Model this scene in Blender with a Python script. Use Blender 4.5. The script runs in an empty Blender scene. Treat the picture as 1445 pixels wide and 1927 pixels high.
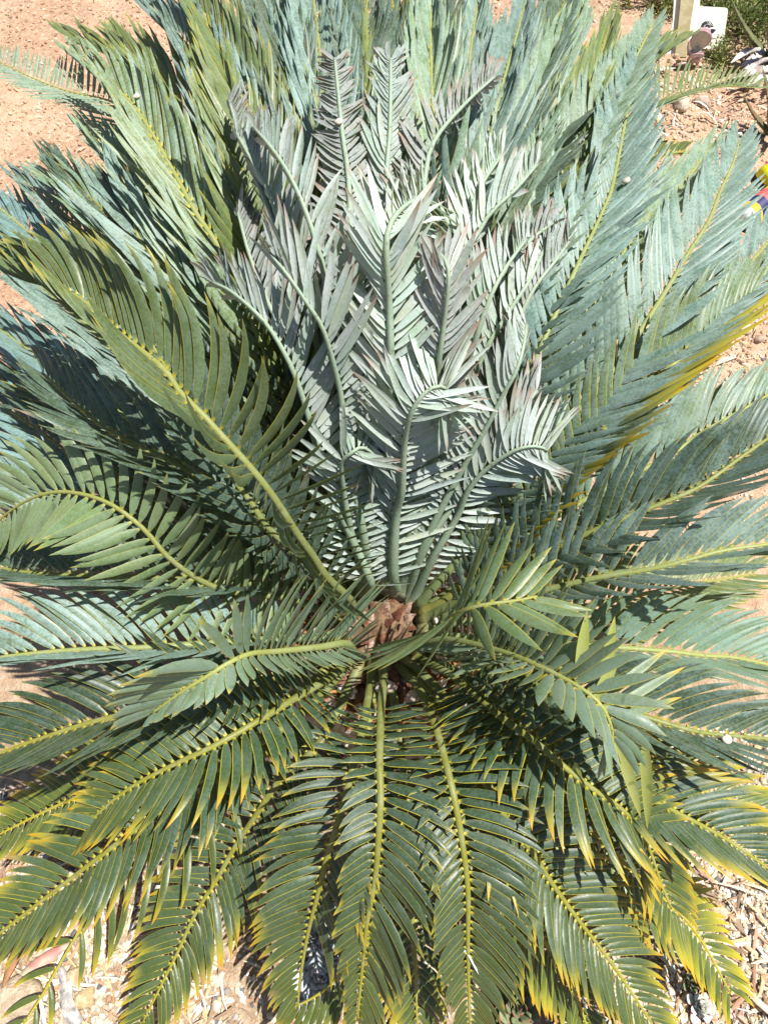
import bpy, bmesh, math, random
import numpy as np
from mathutils import Vector, Matrix, noise
from mathutils.bvhtree import BVHTree

random.seed(7)
RNG = np.random.default_rng(11)
SC = bpy.context.scene
COL = SC.collection
R = math.radians

# ------------------------------------------------------------------ camera
PITCH, CAM_H, FPX, PW, PH = R(60.0), 1.75, 1402.0, 1445.0, 1927.0
cam_d = bpy.data.cameras.new('camera')
cam_d.sensor_fit = 'VERTICAL'
cam_d.sensor_height = 36.0
cam_d.sensor_width = 36.0
cam_d.lens = FPX / PH * 36.0
cam_d.clip_start = 0.02
cam_d.clip_end = 500.0
cam = bpy.data.objects.new('camera', cam_d)
COL.objects.link(cam)
cam.location = (0, 0, CAM_H)
cam.rotation_euler = (R(90.0) - PITCH, 0, 0)
SC.camera = cam

# ------------------------------------------------------------------ light
SUN_EL, SUN_AZ = R(70.0), R(96.0)          # azimuth from +y towards +x
world = bpy.data.worlds.new('World')
SC.world = world
world.use_nodes = True
wn = world.node_tree
wn.nodes.clear()
sky = wn.nodes.new('ShaderNodeTexSky')
sky.sky_type = 'NISHITA'
sky.sun_disc = False
sky.sun_elevation = SUN_EL
sky.sun_rotation = SUN_AZ
bg = wn.nodes.new('ShaderNodeBackground')
bg.inputs['Strength'].default_value = 0.062
wo = wn.nodes.new('ShaderNodeOutputWorld')
wn.links.new(sky.outputs[0], bg.inputs['Color'])
wn.links.new(bg.outputs[0], wo.inputs['Surface'])
sun_d = bpy.data.lights.new('sun', 'SUN')
sun_d.energy = 5.0
sun_d.angle = R(0.53)
sun_d.color = (1.0, 0.965, 0.90)
sun = bpy.data.objects.new('sun', sun_d)
COL.objects.link(sun)
sdir = Vector((math.cos(SUN_EL) * math.sin(SUN_AZ), math.cos(SUN_EL) * math.cos(SUN_AZ), math.sin(SUN_EL)))
sun.rotation_euler = sdir.to_track_quat('Z', 'Y').to_euler()
sun.location = sdir * 20
SC.view_settings.view_transform = 'Standard'
SC.view_settings.look = 'None'
SC.view_settings.exposure = 0.70
SC.view_settings.gamma = 1.0
SC.view_settings.use_curve_mapping = False
SC.cycles.max_bounces = 4
SC.cycles.transparent_max_bounces = 6

# ------------------------------------------------------------------ helpers
CAMF = np.array((0, math.cos(PITCH), -math.sin(PITCH)))
CAMU = np.array((0, math.sin(PITCH), math.cos(PITCH)))
CAMR = np.array((1.0, 0, 0))
CAMP = np.array((0, 0, CAM_H))

def at(px, py, z):
    """Point of the place at height z seen at pixel (px, py) of the photograph."""
    d = CAMF + CAMR * ((px - PW / 2) / FPX) - CAMU * ((py - PH / 2) / FPX)
    t = (z - CAM_H) / d[2]
    return CAMP + d * t

def to_px(p):
    v = np.asarray(p) - CAMP
    w = v @ CAMF
    return PW / 2 + FPX * (v @ CAMR) / w, PH / 2 - FPX * (v @ CAMU) / w

def nrm(v):
    return v / (np.linalg.norm(v) + 1e-12)

def set_props(o, label=None, cat=None, group=None, kind=None):
    if label: o['label'] = label
    if cat: o['category'] = cat
    if group: o['group'] = group
    if kind: o['kind'] = kind
    return o

def link(name, me, parent=None):
    o = bpy.data.objects.new(name, me)
    COL.objects.link(o)
    if parent is not None:
        o.parent = parent
    return o

def mesh_from(name, verts, faces, mat=None, smooth=True):
    me = bpy.data.meshes.new(name)
    me.from_pydata([tuple(v) for v in verts], [], [tuple(f) for f in faces])
    if mat: me.materials.append(mat)
    if smooth:
        me.polygons.foreach_set('use_smooth', [True] * len(me.polygons))
    me.update()
    return me

def empty(name, loc):
    o = bpy.data.objects.new(name, None)
    COL.objects.link(o)
    o.location = loc
    o.empty_display_size = 0.05
    return o

class NB:
    """Small node-tree builder."""
    def __init__(self, name):
        self.m = bpy.data.materials.new(name)
        self.m.use_nodes = True
        self.t = self.m.node_tree
        self.t.nodes.clear()
        self.out = self.n('ShaderNodeOutputMaterial')
    def n(self, typ, **kw):
        nd = self.t.nodes.new(typ)
        for k, v in kw.items(): setattr(nd, k, v)
        return nd
    def l(self, a, b): self.t.links.new(a, b)
    def val(self, sock, v):
        if hasattr(v, 'links') or isinstance(v, bpy.types.NodeSocket): self.l(v, sock)
        else: sock.default_value = v
    def math(self, op, a, b=None, clamp=False):
        nd = self.n('ShaderNodeMath', operation=op, use_clamp=clamp)
        self.val(nd.inputs[0], a)
        if b is not None: self.val(nd.inputs[1], b)
        return nd.outputs[0]
    def step(self, x, a, b):
        nd = self.n('ShaderNodeMapRange', interpolation_type='SMOOTHSTEP')
        self.val(nd.inputs['Value'], x)
        self.val(nd.inputs['From Min'], a); self.val(nd.inputs['From Max'], b)
        return nd.outputs['Result']
    def mix(self, f, a, b):
        nd = self.n('ShaderNodeMix', data_type='RGBA')
        self.val(nd.inputs[0], f)
        self.val(nd.inputs[6], a if not isinstance(a, tuple) else (*a[:3], 1))
        self.val(nd.inputs[7], b if not isinstance(b, tuple) else (*b[:3], 1))
        return nd.outputs[2]
    def noise(self, scale, detail=3, vec=None, rough=0.55):
        nd = self.n('ShaderNodeTexNoise')
        nd.inputs['Scale'].default_value = scale
        nd.inputs['Detail'].default_value = detail
        nd.inputs['Roughness'].default_value = rough
        if vec is not None: self.l(vec, nd.inputs['Vector'])
        return nd.outputs['Fac']
    def pos(self):
        return self.n('ShaderNodeNewGeometry').outputs['Position']
    def bump(self, h, strength=0.3, dist=0.01):
        nd = self.n('ShaderNodeBump')
        nd.inputs['Strength'].default_value = strength
        nd.inputs['Distance'].default_value = dist
        self.l(h, nd.inputs['Height'])
        return nd.outputs['Normal']
    def principled(self, col, rough=0.5, spec=0.4, normal=None):
        b = self.n('ShaderNodeBsdfPrincipled')
        self.val(b.inputs['Base Color'], col if not isinstance(col, tuple) else (*col[:3], 1))
        self.val(b.inputs['Roughness'], rough)
        self.val(b.inputs['Specular IOR Level'], spec)
        if normal is not None: self.l(normal, b.inputs['Normal'])
        return b
    def done(self, shader):
        self.l(shader, self.out.inputs['Surface'])
        return self.m

def mottled(name, c1, c2, scale=30, rough=0.8, spec=0.25, bump=0.3, bscale=80, bdist=0.01, c3=None, s3=6):
    b = NB(name)
    p = b.pos()
    f = b.step(b.noise(scale, 4, p), 0.35, 0.65)
    c = b.mix(f, c1, c2)
    if c3:
        c = b.mix(b.step(b.noise(s3, 3, p), 0.5, 0.68), c, c3)
    return b.done(b.principled(c, rough, spec, b.bump(b.noise(bscale, 4, p), bump, bdist)).outputs[0])

# ------------------------------------------------------------------ materials
def leaf_material():
    """Leaflets: pigment and wax from the leaf's own attributes, yellow margins, bases and tips, brown scorched ends."""
    b = NB('cycad_leaf')
    col = b.n('ShaderNodeAttribute', attribute_name='pigment').outputs['Color']
    wax = b.n('ShaderNodeAttribute', attribute_name='wax').outputs['Color']
    par = b.n('ShaderNodeAttribute', attribute_name='marks')
    sep = b.n('ShaderNodeSeparateColor'); b.l(par.outputs['Color'], sep.inputs[0])
    edge, tip, bloom, brown = sep.outputs[0], sep.outputs[1], sep.outputs[2], par.outputs['Alpha']
    uv = b.n('ShaderNodeAttribute', attribute_name='leaf_uv').outputs['Vector']
    su = b.n('ShaderNodeSeparateXYZ'); b.l(uv, su.inputs[0])
    u, v = su.outputs[0], su.outputs[1]
    p = b.pos()
    n1 = b.noise(26, 5, p, 0.65)
    n2 = b.noise(230, 3, p, 0.6)
    f = b.math('MULTIPLY', b.step(b.math('ADD', b.math('MULTIPLY', n1, 0.5), b.math('MULTIPLY', n2, 0.5)), 0.38, 0.60), bloom)
    c = b.mix(f, col, wax)
    # lengthwise veins, slightly paler
    w = b.math('SINE', b.math('MULTIPLY', u, 34.0))
    c = b.mix(b.math('MULTIPLY', b.math('ADD', w, 1.0), 0.035), c, (0.42, 0.48, 0.30))
    # dark rubbed spots
    sp = b.step(b.noise(48, 2, p, 0.5), 0.66, 0.74)
    c = b.mix(b.math('MULTIPLY', sp, 0.45), c, (0.045, 0.085, 0.03))
    au = b.math('ABSOLUTE', u)
    ye = b.math('MULTIPLY', b.math('MAXIMUM', b.step(u, 0.80, 0.97), b.math('MULTIPLY', b.step(au, 0.86, 1.0), 0.3)), edge)
    yt = b.math('MULTIPLY', b.step(b.math('ADD', v, b.math('MULTIPLY', b.math('SUBTRACT', n1, 0.5), 0.16)), b.math('SUBTRACT', 0.95, b.math('MULTIPLY', tip, 1.25)), 1.04), b.math('MULTIPLY', tip, 5.0, True))
    yb = b.math('MULTIPLY', b.math('SUBTRACT', 1.0, b.step(v, 0.0, 0.055)), b.math('ADD', b.math('MULTIPLY', edge, 1.2), 0.1, True))
    ym = b.math('MAXIMUM', b.math('MAXIMUM', ye, yt), yb, True)
    yc = b.mix(b.noise(9, 2, p), (0.46, 0.45, 0.045), (0.56, 0.42, 0.015))
    yc = b.mix(b.math('MULTIPLY', b.step(v, 0.72, 1.0), b.step(tip, 0.10, 0.35)), yc, (0.58, 0.29, 0.012))
    c = b.mix(ym, c, yc)
    bf = b.math('MULTIPLY', b.step(b.math('ADD', v, b.math('MULTIPLY', b.math('SUBTRACT', n1, 0.5), 0.5)), b.math('SUBTRACT', 1.02, brown), 1.05), b.math('MULTIPLY', brown, 6.0, True))
    be = b.math('MULTIPLY', b.step(au, 0.72, 0.98), b.math('MULTIPLY', brown, 1.1, True))
    be = b.math('MULTIPLY', be, b.step(v, 0.35, 0.8))
    bc = b.mix(n1, (0.26, 0.12, 0.065), (0.40, 0.30, 0.24))
    c = b.mix(b.math('MAXIMUM', bf, be), c, bc)
    h = b.math('ADD', b.math('MULTIPLY', w, 0.5), b.math('MULTIPLY', n2, 1.2))
    nm = b.bump(h, 0.22, 0.002)
    rough = b.math('ADD', b.math('MULTIPLY', f, 0.24), 0.29)
    pr = b.principled(c, rough, 0.5, nm)
    tr = b.n('ShaderNodeBsdfTranslucent')
    hs = b.n('ShaderNodeMix', data_type='RGBA', blend_type='MULTIPLY')
    hs.inputs[0].default_value = 1.0
    b.l(c, hs.inputs[6]); hs.inputs[7].default_value = (1.5, 1.35, 0.45, 1)
    b.l(hs.outputs[2], tr.inputs['Color'])
    mx = b.n('ShaderNodeMixShader'); mx.inputs[0].default_value = 0.16
    b.l(pr.outputs[0], mx.inputs[1]); b.l(tr.outputs[0], mx.inputs[2])
    return b.done(mx.outputs[0])

def rachis_material():
    b = NB('cycad_rachis')
    col = b.n('ShaderNodeAttribute', attribute_name='pigment').outputs['Color']
    p = b.pos()
    c = b.mix(b.math('MULTIPLY', b.step(b.noise(40, 4, p), 0.4, 0.7), 0.35), col, (0.30, 0.33, 0.20))
    c = b.mix(b.math('MULTIPLY', b.step(b.noise(130, 2, p), 0.62, 0.72), 0.5), c, (0.07, 0.09, 0.03))
    return b.done(b.principled(c, 0.5, 0.35, b.bump(b.noise(160, 3, p), 0.25, 0.003)).outputs[0])

M_LEAF = leaf_material()
M_RACHIS = rachis_material()

def soil_material():
    b = NB('soil')
    p = b.pos()
    n1 = b.noise(3.0, 5, p, 0.6); n2 = b.noise(38, 5, p, 0.7); n3 = b.noise(170, 3, p, 0.6)
    c = b.mix(b.step(n1, 0.38, 0.62), (0.44, 0.27, 0.175), (0.55, 0.37, 0.245))
    c = b.mix(b.step(n2, 0.45, 0.72), c, (0.62, 0.46, 0.33))
    c = b.mix(b.math('MULTIPLY', b.step(n2, 0.46, 0.30), 0.55), c, (0.27, 0.15, 0.09))
    c = b.mix(b.math('MULTIPLY', b.step(n3, 0.60, 0.70), 0.6), c, (0.66, 0.58, 0.50))
    # paler, greyer sandy soil under the plant and towards the gravel
    sx = b.n('ShaderNodeSeparateXYZ'); b.l(p, sx.inputs[0])
    near = b.step(b.math('ADD', sx.outputs[1], b.math('MULTIPLY', n1, 0.5)), 1.15, 0.55)
    c2 = b.mix(b.step(n2, 0.40, 0.66), (0.34, 0.24, 0.155), (0.51, 0.40, 0.285))
    c = b.mix(near, c, c2)
    h = b.math('ADD', b.math('MULTIPLY', n2, 1.0), b.math('MULTIPLY', n3, 0.35))
    return b.done(b.principled(c, 0.95, 0.15, b.bump(h, 0.9, 0.02)).outputs[0])

M_SOIL = soil_material()

# ------------------------------------------------------------------ ground
def ground_z(x, y):
    v = Vector((x * 1.7, y * 1.7, 3.1))
    z = 0.035 * noise.noise(v) + 0.014 * noise.noise(v * 3.7) + 0.006 * noise.noise(v * 11.0)
    return z

def build_ground():
    # fine in the middle, growing out to the horizon, one sheet
    def axis(c0, c1, fine, far):
        a = list(np.arange(c0, c1 + 1e-6, fine))
        s, x = fine, c1
        up = []
        while x < far:
            s *= 1.35; x += s; up.append(x)
        s, x = fine, c0
        dn = []
        while x > -far:
            s *= 1.35; x -= s; dn.append(x)
        return dn[::-1] + a + up
    xs = axis(-2.4, 2.6, 0.028, 160); ys = axis(-0.6, 4.6, 0.028, 160)
    verts = []
    for y in ys:
        for x in xs:
            verts.append((x, y, ground_z(x, y)))
    nx = len(xs)
    faces = [(j * nx + i, j * nx + i + 1, (j + 1) * nx + i + 1, (j + 1) * nx + i)
             for j in range(len(ys) - 1) for i in range(nx - 1)]
    o = link('ground', mesh_from('ground', verts, faces, M_SOIL))
    set_props(o, 'bare reddish tan soil under and around the cycad', 'ground', kind='structure')
    return o
build_ground()

# ------------------------------------------------------------------ the cycad
CROWN = at(715, 1165, 0.42)                # middle of the crown
CROWN_R = 0.15
cycad = empty('cycad', (CROWN[0], CROWN[1], ground_z(CROWN[0], CROWN[1])))
set_props(cycad, 'large blue-green cycad with a ring of spiny fronds and silvery young leaves in its centre', 'cycad')
CY0 = np.array(cycad.location)

# kind: pigment, wax, wax amount, yellow margin, yellow tip length, scorched tip, rachis colour base, rachis colour end
KINDS = {
    'blue':  dict(pig=(0.115, 0.190, 0.155), wax=(0.25, 0.36, 0.335), bloom=0.95, edge=0.22, tip=0.05, brown=0.0, r0=(0.17, 0.22, 0.09), r1=(0.27, 0.30, 0.09)),
    'pale':  dict(pig=(0.145, 0.225, 0.135), wax=(0.30, 0.415, 0.345), bloom=0.85, edge=0.5, tip=0.07, brown=0.0, r0=(0.18, 0.23, 0.09), r1=(0.30, 0.32, 0.08)),
    'green': dict(pig=(0.024, 0.060, 0.018), wax=(0.125, 0.180, 0.162), bloom=0.50, edge=0.90, tip=0.08, brown=0.0, r0=(0.115, 0.135, 0.04), r1=(0.27, 0.26, 0.03)),
    'dark':  dict(pig=(0.040, 0.075, 0.040), wax=(0.165, 0.25, 0.225), bloom=0.65, edge=0.45, tip=0.06, brown=0.0, r0=(0.12, 0.15, 0.05), r1=(0.21, 0.23, 0.05)),
    'olive': dict(pig=(0.105, 0.155, 0.045), wax=(0.195, 0.265, 0.16), bloom=0.55, edge=0.75, tip=0.10, brown=0.02, r0=(0.15, 0.18, 0.07), r1=(0.27, 0.28, 0.06)),
    'gold':  dict(pig=(0.065, 0.11, 0.022), wax=(0.17, 0.21, 0.09), bloom=0.40, edge=1.0, tip=0.34, brown=0.0, r0=(0.18, 0.19, 0.04), r1=(0.36, 0.31, 0.02)),
    'young': dict(pig=(0.34, 0.43, 0.37), wax=(0.455, 0.515, 0.505), bloom=0.95, edge=0.0, tip=0.0, brown=0.17, r0=(0.22, 0.30, 0.21), r1=(0.30, 0.39, 0.29)),
    'mauve': dict(pig=(0.28, 0.33, 0.305), wax=(0.39, 0.41, 0.41), bloom=0.95, edge=0.0, tip=0.0, brown=0.26, r0=(0.22, 0.30, 0.21), r1=(0.30, 0.38, 0.29)),
}

PROF_V = np.array((0, .045, .13, .28, .46, .64, .80, .915, 1.0))
PROF_W = np.array((.26, .48, .80, 1.0, .99, .84, .57, .27, .012))
NR = len(PROF_V)

def rot(v, axis, a):
    c, s = math.cos(a), math.sin(a)
    return v * c + np.cross(axis, v) * s + axis * (axis @ v) * (1 - c)

def leaflet_verts(P, T, S, N, side, L, W, fa, V, louv, sick, droop, cup, curl):
    D = math.cos(fa) * T + math.sin(fa) * (side * S * math.cos(V) + N * math.sin(V))
    D = nrm(D)
    Wd = nrm(T - (T @ D) * D)
    Wd = rot(Wd, D, louv * side)
    out = []
    pos = P.copy()
    pv = 0.0
    down = np.array((0, 0, -1.0))
    for v, pw in zip(PROF_V, PROF_W):
        dv = v - pv; pv = v
        pos = pos + D * (L * dv)
        if dv > 0:
            B = np.cross(D, Wd)
            D = nrm(D + Wd * sick * dv + down * droop * dv * (0.4 + v) + B * side * curl * dv * v)
            Wd = nrm(Wd - (Wd @ D) * D)
        B = np.cross(D, Wd) * side
        hw = W * 0.5 * pw
        out.append(pos - Wd * hw - B * hw * cup)
        out.append(pos)
        out.append(pos + Wd * hw - B * hw * cup)
    return np.array(out)

LEAF_FACES = []
for _i in range(NR - 1):
    a = _i * 3
    LEAF_FACES += [(a, a + 1, a + 4, a + 3), (a + 1, a + 2, a + 5, a + 4)]
LEAF_UV = np.array([(uu, vv, 0) for vv in PROF_V for uu in (-1.0, 0.0, 1.0)])
NLV = NR * 3

def catmull(pts, n):
    pts = [2 * pts[0] - pts[1]] + list(pts) + [2 * pts[-1] - pts[-2]]
    dense = []
    for i in range(1, len(pts) - 2):
        p0, p1, p2, p3 = pts[i - 1:i + 3]
        for t in np.linspace(0, 1, 24, endpoint=False):
            dense.append(0.5 * (2 * p1 + (p2 - p0) * t + (2 * p0 - 5 * p1 + 4 * p2 - p3) * t * t + (3 * p1 - p0 - 3 * p2 + p3) * t ** 3))
    dense.append(pts[-2])
    dense = np.array(dense)
    seg = np.linalg.norm(np.diff(dense, axis=0), axis=1)
    s = np.concatenate(([0], np.cumsum(seg)))
    q = np.linspace(0, s[-1], n)
    return np.stack([np.interp(q, s, dense[:, k]) for k in range(3)], 1), s[-1]

def put_attrs(me, pig, wax, marks, uv):
    for nm, arr, dim in (('pigment', pig, 4), ('wax', wax, 4), ('marks', marks, 4)):
        at_ = me.attributes.new(nm, 'FLOAT_COLOR', 'POINT')
        at_.data.foreach_set('color', np.asarray(arr, dtype=np.float32).ravel())
    at_ = me.attributes.new('leaf_uv', 'FLOAT_VECTOR', 'POINT')
    at_.data.foreach_set('vector', np.asarray(uv, dtype=np.float32).ravel())

FRONDS = []          # dicts with rachis object and a list of leaflets

def frond(kind, pts, L=0.145, W=0.0175, gap=0.022, fa=(74, 26), V=26, roll=0.0, louv=14, sick=0.25, droop=0.25,
          cup=0.34, curl=0.0, bare=0.16, r=0.0090, base=True, jit=1.0, tilt=None, label=None, skip=(), lscale=(1, 1), nref=None, lj=7.0, fan=None, tips=(1, 1), aged=0.0, dens=1.0, tipl=0.5, wb=0.8, wide_tip=0.65, spread=0.0, **over):
    k = dict(KINDS[kind]); k.update(over)
    P3 = [at(*p) for p in pts]
    if base:
        d = P3[0] - CROWN; d[2] = 0
        d = nrm(d)
        b0 = CROWN + d * CROWN_R * 0.52; b0[2] = 0.385 + RNG.uniform(-.015, .015)
        P3 = [b0] + P3
    n = 44
    C, length = catmull(P3, n)
    Tn = np.gradient(C, axis=0)
    Tn = Tn / np.linalg.norm(Tn, axis=1)[:, None]
    out_dir = C[-1] - CROWN; out_dir[2] = 0
    out_dir = nrm(out_dir)
    ref = np.array((0, 0, 1.0)) - 0.25 * out_dir
    if tilt is not None:
        ref = ref + np.array(tilt)
    if nref is not None:
        ref = np.array(nref, float)
    Nn = []
    for i in range(n):
        t = Tn[i]
        v = nrm(ref - (ref @ t) * t)
        ro = roll if not isinstance(roll, tuple) else roll[0] + (roll[1] - roll[0]) * i / (n - 1)
        Nn.append(rot(v, t, R(ro)))
    Nn = np.array(Nn)
    Sn = np.cross(Tn, Nn)
    # rachis tube
    ns = 8
    verts, faces, pig = [], [], []
    for i in range(n):
        s = i / (n - 1)
        rr = r * (1 - 0.80 * s ** 0.9)
        if base: rr *= 1 + 0.9 * math.exp(-s * length / 0.022)
        for j in range(ns):
            a = 2 * math.pi * j / ns
            flat = 0.80 if math.sin(a) > 0 else 1.0
            verts.append(C[i] + Sn[i] * (math.cos(a) * rr) + Nn[i] * (math.sin(a) * rr * flat) - CY0)
            cc = np.array(k['r0']) * (1 - s) + np.array(k['r1']) * s
            if base and s * length < 0.03: cc = cc * 0.7 + np.array((0.10, 0.06, 0.02))
            pig.append((*cc, 1))
        if i:
            for j in range(ns):
                a0 = (i - 1) * ns + j; a1 = (i - 1) * ns + (j + 1) % ns
                faces.append((a0, a1, a1 + ns, a0 + ns))
    faces.append(tuple(range(ns))[::-1]); faces.append(tuple(range((n - 1) * ns, n * ns)))
    me = mesh_from('frond', verts, faces, M_RACHIS)
    a_ = me.attributes.new('pigment', 'FLOAT_COLOR', 'POINT')
    a_.data.foreach_set('color', np.asarray(pig, dtype=np.float32).ravel())
    o = link('frond', me, cycad)
    if label: o['label'] = label
    # leaflets
    leaves = []
    m = max(6, int(length * (1 - bare) / gap))
    frnd = RNG.uniform(0.78, 1.14)
    for side in (-1, 1):
        for q in range(m):
            x = min(1.0, (q + 0.5 + 0.25 * side + RNG.uniform(-.15, .15)) / m)
            s = bare + (1 - bare) * (1 - (1 - x) ** dens)
            s = min(s, 0.999)
            if any(a <= s <= c and (sd == 0 or sd == side) for a, c, sd in skip): continue
            if RNG.random() < 0.025 * jit: continue
            f = s * (n - 1); i = min(int(f), n - 2); w = f - i
            T = nrm(Tn[i] * (1 - w) + Tn[i + 1] * w); N = nrm(Nn[i] * (1 - w) + Nn[i + 1] * w)
            S = np.cross(T, N)
            u = (s - bare) / (1 - bare)
            rr = r * (1 - 0.80 * s ** 0.9)
            P = C[i] * (1 - w) + C[i + 1] * w + S * side * rr * 0.85 + N * rr * 0.45
            ln = L * (0.52 + 0.48 * math.sin(min(1, u / 0.42) * math.pi / 2)) * (1 - (1 - tipl) * max(0, (u - 0.55) / 0.45) ** 1.3)
            ln *= RNG.uniform(0.92, 1.06) * lscale[0 if side < 0 else 1]
            wd = W * (wb + (1 - wb) * math.sin(min(1, u / 0.45) * math.pi / 2)) * (1 - (1 - wide_tip) * max(0, (u - 0.6) / 0.4)) * RNG.uniform(0.92, 1.08)
            a0 = fa[0] + (fa[1] - fa[0]) * u ** 1.1
            if fan is not None and side > 0:
                a0 = float(np.interp(u, [q_[0] for q_ in fan], [q_[1] for q_ in fan]))
            a = a0 + RNG.normal(0, 2.6 * jit + spread * u)
            lv = leaflet_verts(P, T, S, N, side, ln, wd, R(a), R(V + RNG.normal(0, 3.5 * jit + spread * u)), R(louv + RNG.normal(0, lj * jit)),
                               sick + RNG.normal(0, .07 * jit), droop + RNG.normal(0, .10 * jit), cup, curl + RNG.normal(0, .12 * jit))
            vr = frnd * RNG.uniform(0.86, 1.14)
            c1 = np.array(k['pig']) * vr * np.array((RNG.uniform(.9, 1.15), 1, RNG.uniform(.85, 1.1)))
            c2 = np.array(k['wax']) * (0.5 + 0.5 * vr)
            g_ = aged * max(0.0, (u - 0.25) / 0.75)
            c1 = c1 * (1 - g_) + np.array((0.070, 0.100, 0.014)) * g_
            bl_ = 1 - 0.75 * g_
            tip = k['tip'] * (1 + 0.8 * aged * u) * tips[0 if side < 0 else 1] * RNG.uniform(.5, 1.5) * (0.75 + 0.5 * u)
            br = k['brown'] * RNG.uniform(0, 2.0) * (0.5 + u)
            if k['brown'] == 0 and RNG.random() < 0.012: br = RNG.uniform(.15, .5)
            leaves.append((lv, (*c1, 1), (*c2, 1), (k['edge'] * RNG.uniform(.7, 1.15), tip, k['bloom'] * bl_ * RNG.uniform(.7, 1.1), br)))
    FRONDS.append(dict(o=o, leaves=leaves, kind=kind, length=length))
    return o

def stray(base, tip, w, pig, wax, bloom=.3, tipy=.1):
    """A single leaflet that sticks out of the last frond made."""
    a, c = at(*base), at(*tip)
    D = nrm(c - a); T = nrm(np.cross(D, (CAMP - a)))
    lv = leaflet_verts(a, T, D, np.cross(D, T), 1, np.linalg.norm(c - a), w, R(90), 0.0, R(8), .08, .05, .3, .1)
    FRONDS[-1]['leaves'].append((lv, (*pig, 1), (*wax, 1), (.5, tipy, bloom, 0.0)))

FRONT = dict(L=.130, W=.0148, gap=.0155, fa=(92, 40), droop=.40, sick=.50, bare=.19, tip=.20, aged=.95, jit=.85, edge=1.1)
SIDE = dict(L=.155, W=.0143, gap=.0168, fa=(74, 28), sick=.45, jit=.8, lj=6)
WIDE = dict(L=.170, W=.0136, gap=.0205, louv=26, fa=(60, 24), bare=.12, sick=.25, jit=.7, lj=6)
BACK = dict(L=.215, W=.0138, gap=.0235, fa=(48, 12), droop=.10, sick=.3, r=.0088, jit=1.1, louv=32, lj=10, cup=.45)
# --- fronds lying towards the viewer (front), lowest first
frond('gold', [(690, 1420, .36), (690, 1640, .33), (680, 1773, .22), (635, 1839, .15), (590, 1877, .12), (540, 1900, .1)], **{**FRONT, 'V': 10, 'skip': ((0, .70, 0), (.7, 1, 1))})
frond('gold', [(880, 1420, .40), (945, 1640, .36), (983, 1711, .30), (1014, 1756, .25), (1049, 1811, .2), (1083, 1873, .15), (1110, 1950, .1)], **{**FRONT, 'V': 12})
frond('green', [(600, 1400, .40), (540, 1450, .38), (484, 1531, .33), (443, 1593, .28), (408, 1655, .24), (367, 1721, .2), (339, 1783, .16), (298, 1866, .12), (266, 1930, .08)], **{**FRONT, 'V': 15})
frond('gold', [(420, 1500, .3), (250, 1640, .2), (166, 1731, .14), (121, 1801, .11), (80, 1873, .09), (40, 1935, .08)], **{**FRONT, 'gap': .05, 'V': 8})
frond('gold', [(900, 1400, .42), (1000, 1480, .40), (1059, 1527, .36), (1139, 1593, .30), (1239, 1683, .22), (1284, 1725, .18), (1325, 1780, .14), (1374, 1870, .1)], **{**FRONT, 'V': 10, 'tip': .30})
frond('green', [(850, 1330, .46), (920, 1480, .50), (952, 1541, .48), (997, 1597, .44), (1031, 1652, .39), (1083, 1725, .33), (1128, 1783, .28), (1170, 1842, .23), (1235, 1940, .16)], **{**FRONT, 'tip': .18})
frond('green', [(690, 1330, .46), (666, 1437, .50), (638, 1541, .46), (617, 1607, .41), (600, 1676, .36), (579, 1759, .28), (565, 1842, .2), (560, 1900, .14)], **{**FRONT, 'tip': .14, 'skip': ((.70, 1, -1),)})
frond('green', [(560, 1350, .46), (415, 1441, .50), (311, 1517, .46), (208, 1597, .42), (104, 1676, .36), (0, 1756, .3), (-60, 1800, .26)], **{**FRONT, 'tip': .18})
frond('green', [(722, 1280, .46), (717, 1330, .50), (714, 1427, .55), (716, 1500, .55), (712, 1580, .52), (705, 1660, .46), (690, 1740, .40), (680, 1840, .3), (672, 1920, .22)], **{**FRONT, 'V': 24, 'tip': .10, 'lscale': (1, .55), 'bare': .2})
frond('green', [(790, 1300, .46), (818, 1365, .51), (842, 1450, .55), (856, 1510, .55), (870, 1590, .52), (880, 1676, .47), (880, 1773, .39), (882, 1877, .29), (884, 1935, .22)], **{**FRONT, 'V': 24, 'tip': .08, 'lscale': (1.05, .62), 'bare': .2})
frond('green', [(840, 1265, .46), (877, 1292, .49), (945, 1351, .54), (1007, 1396, .56), (1059, 1441, .56), (1114, 1484, .54), (1166, 1520, .51), (1201, 1558, .46), (1222, 1600, .42), (1243, 1662, .37), (1262, 1710, .34)], **{**FRONT, 'V': 22})
frond('green', [(620, 1275, .46), (570, 1305, .50), (480, 1360, .54), (400, 1405, .55), (346, 1430, .54), (270, 1468, .51), (221, 1500, .48), (163, 1551, .43)], **{**FRONT, 'V': 24})
frond('gold', [(560, 1300, .40), (400, 1390, .36), (250, 1455, .30), (100, 1520, .22), (-20, 1580, .16)], **{**FRONT, 'V': 12, 'tip': .24})
frond('green', [(755, 1400, .38), (765, 1600, .33), (780, 1780, .22), (785, 1935, .12)], **{**FRONT, 'V': 10, 'tip': .26})
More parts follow.
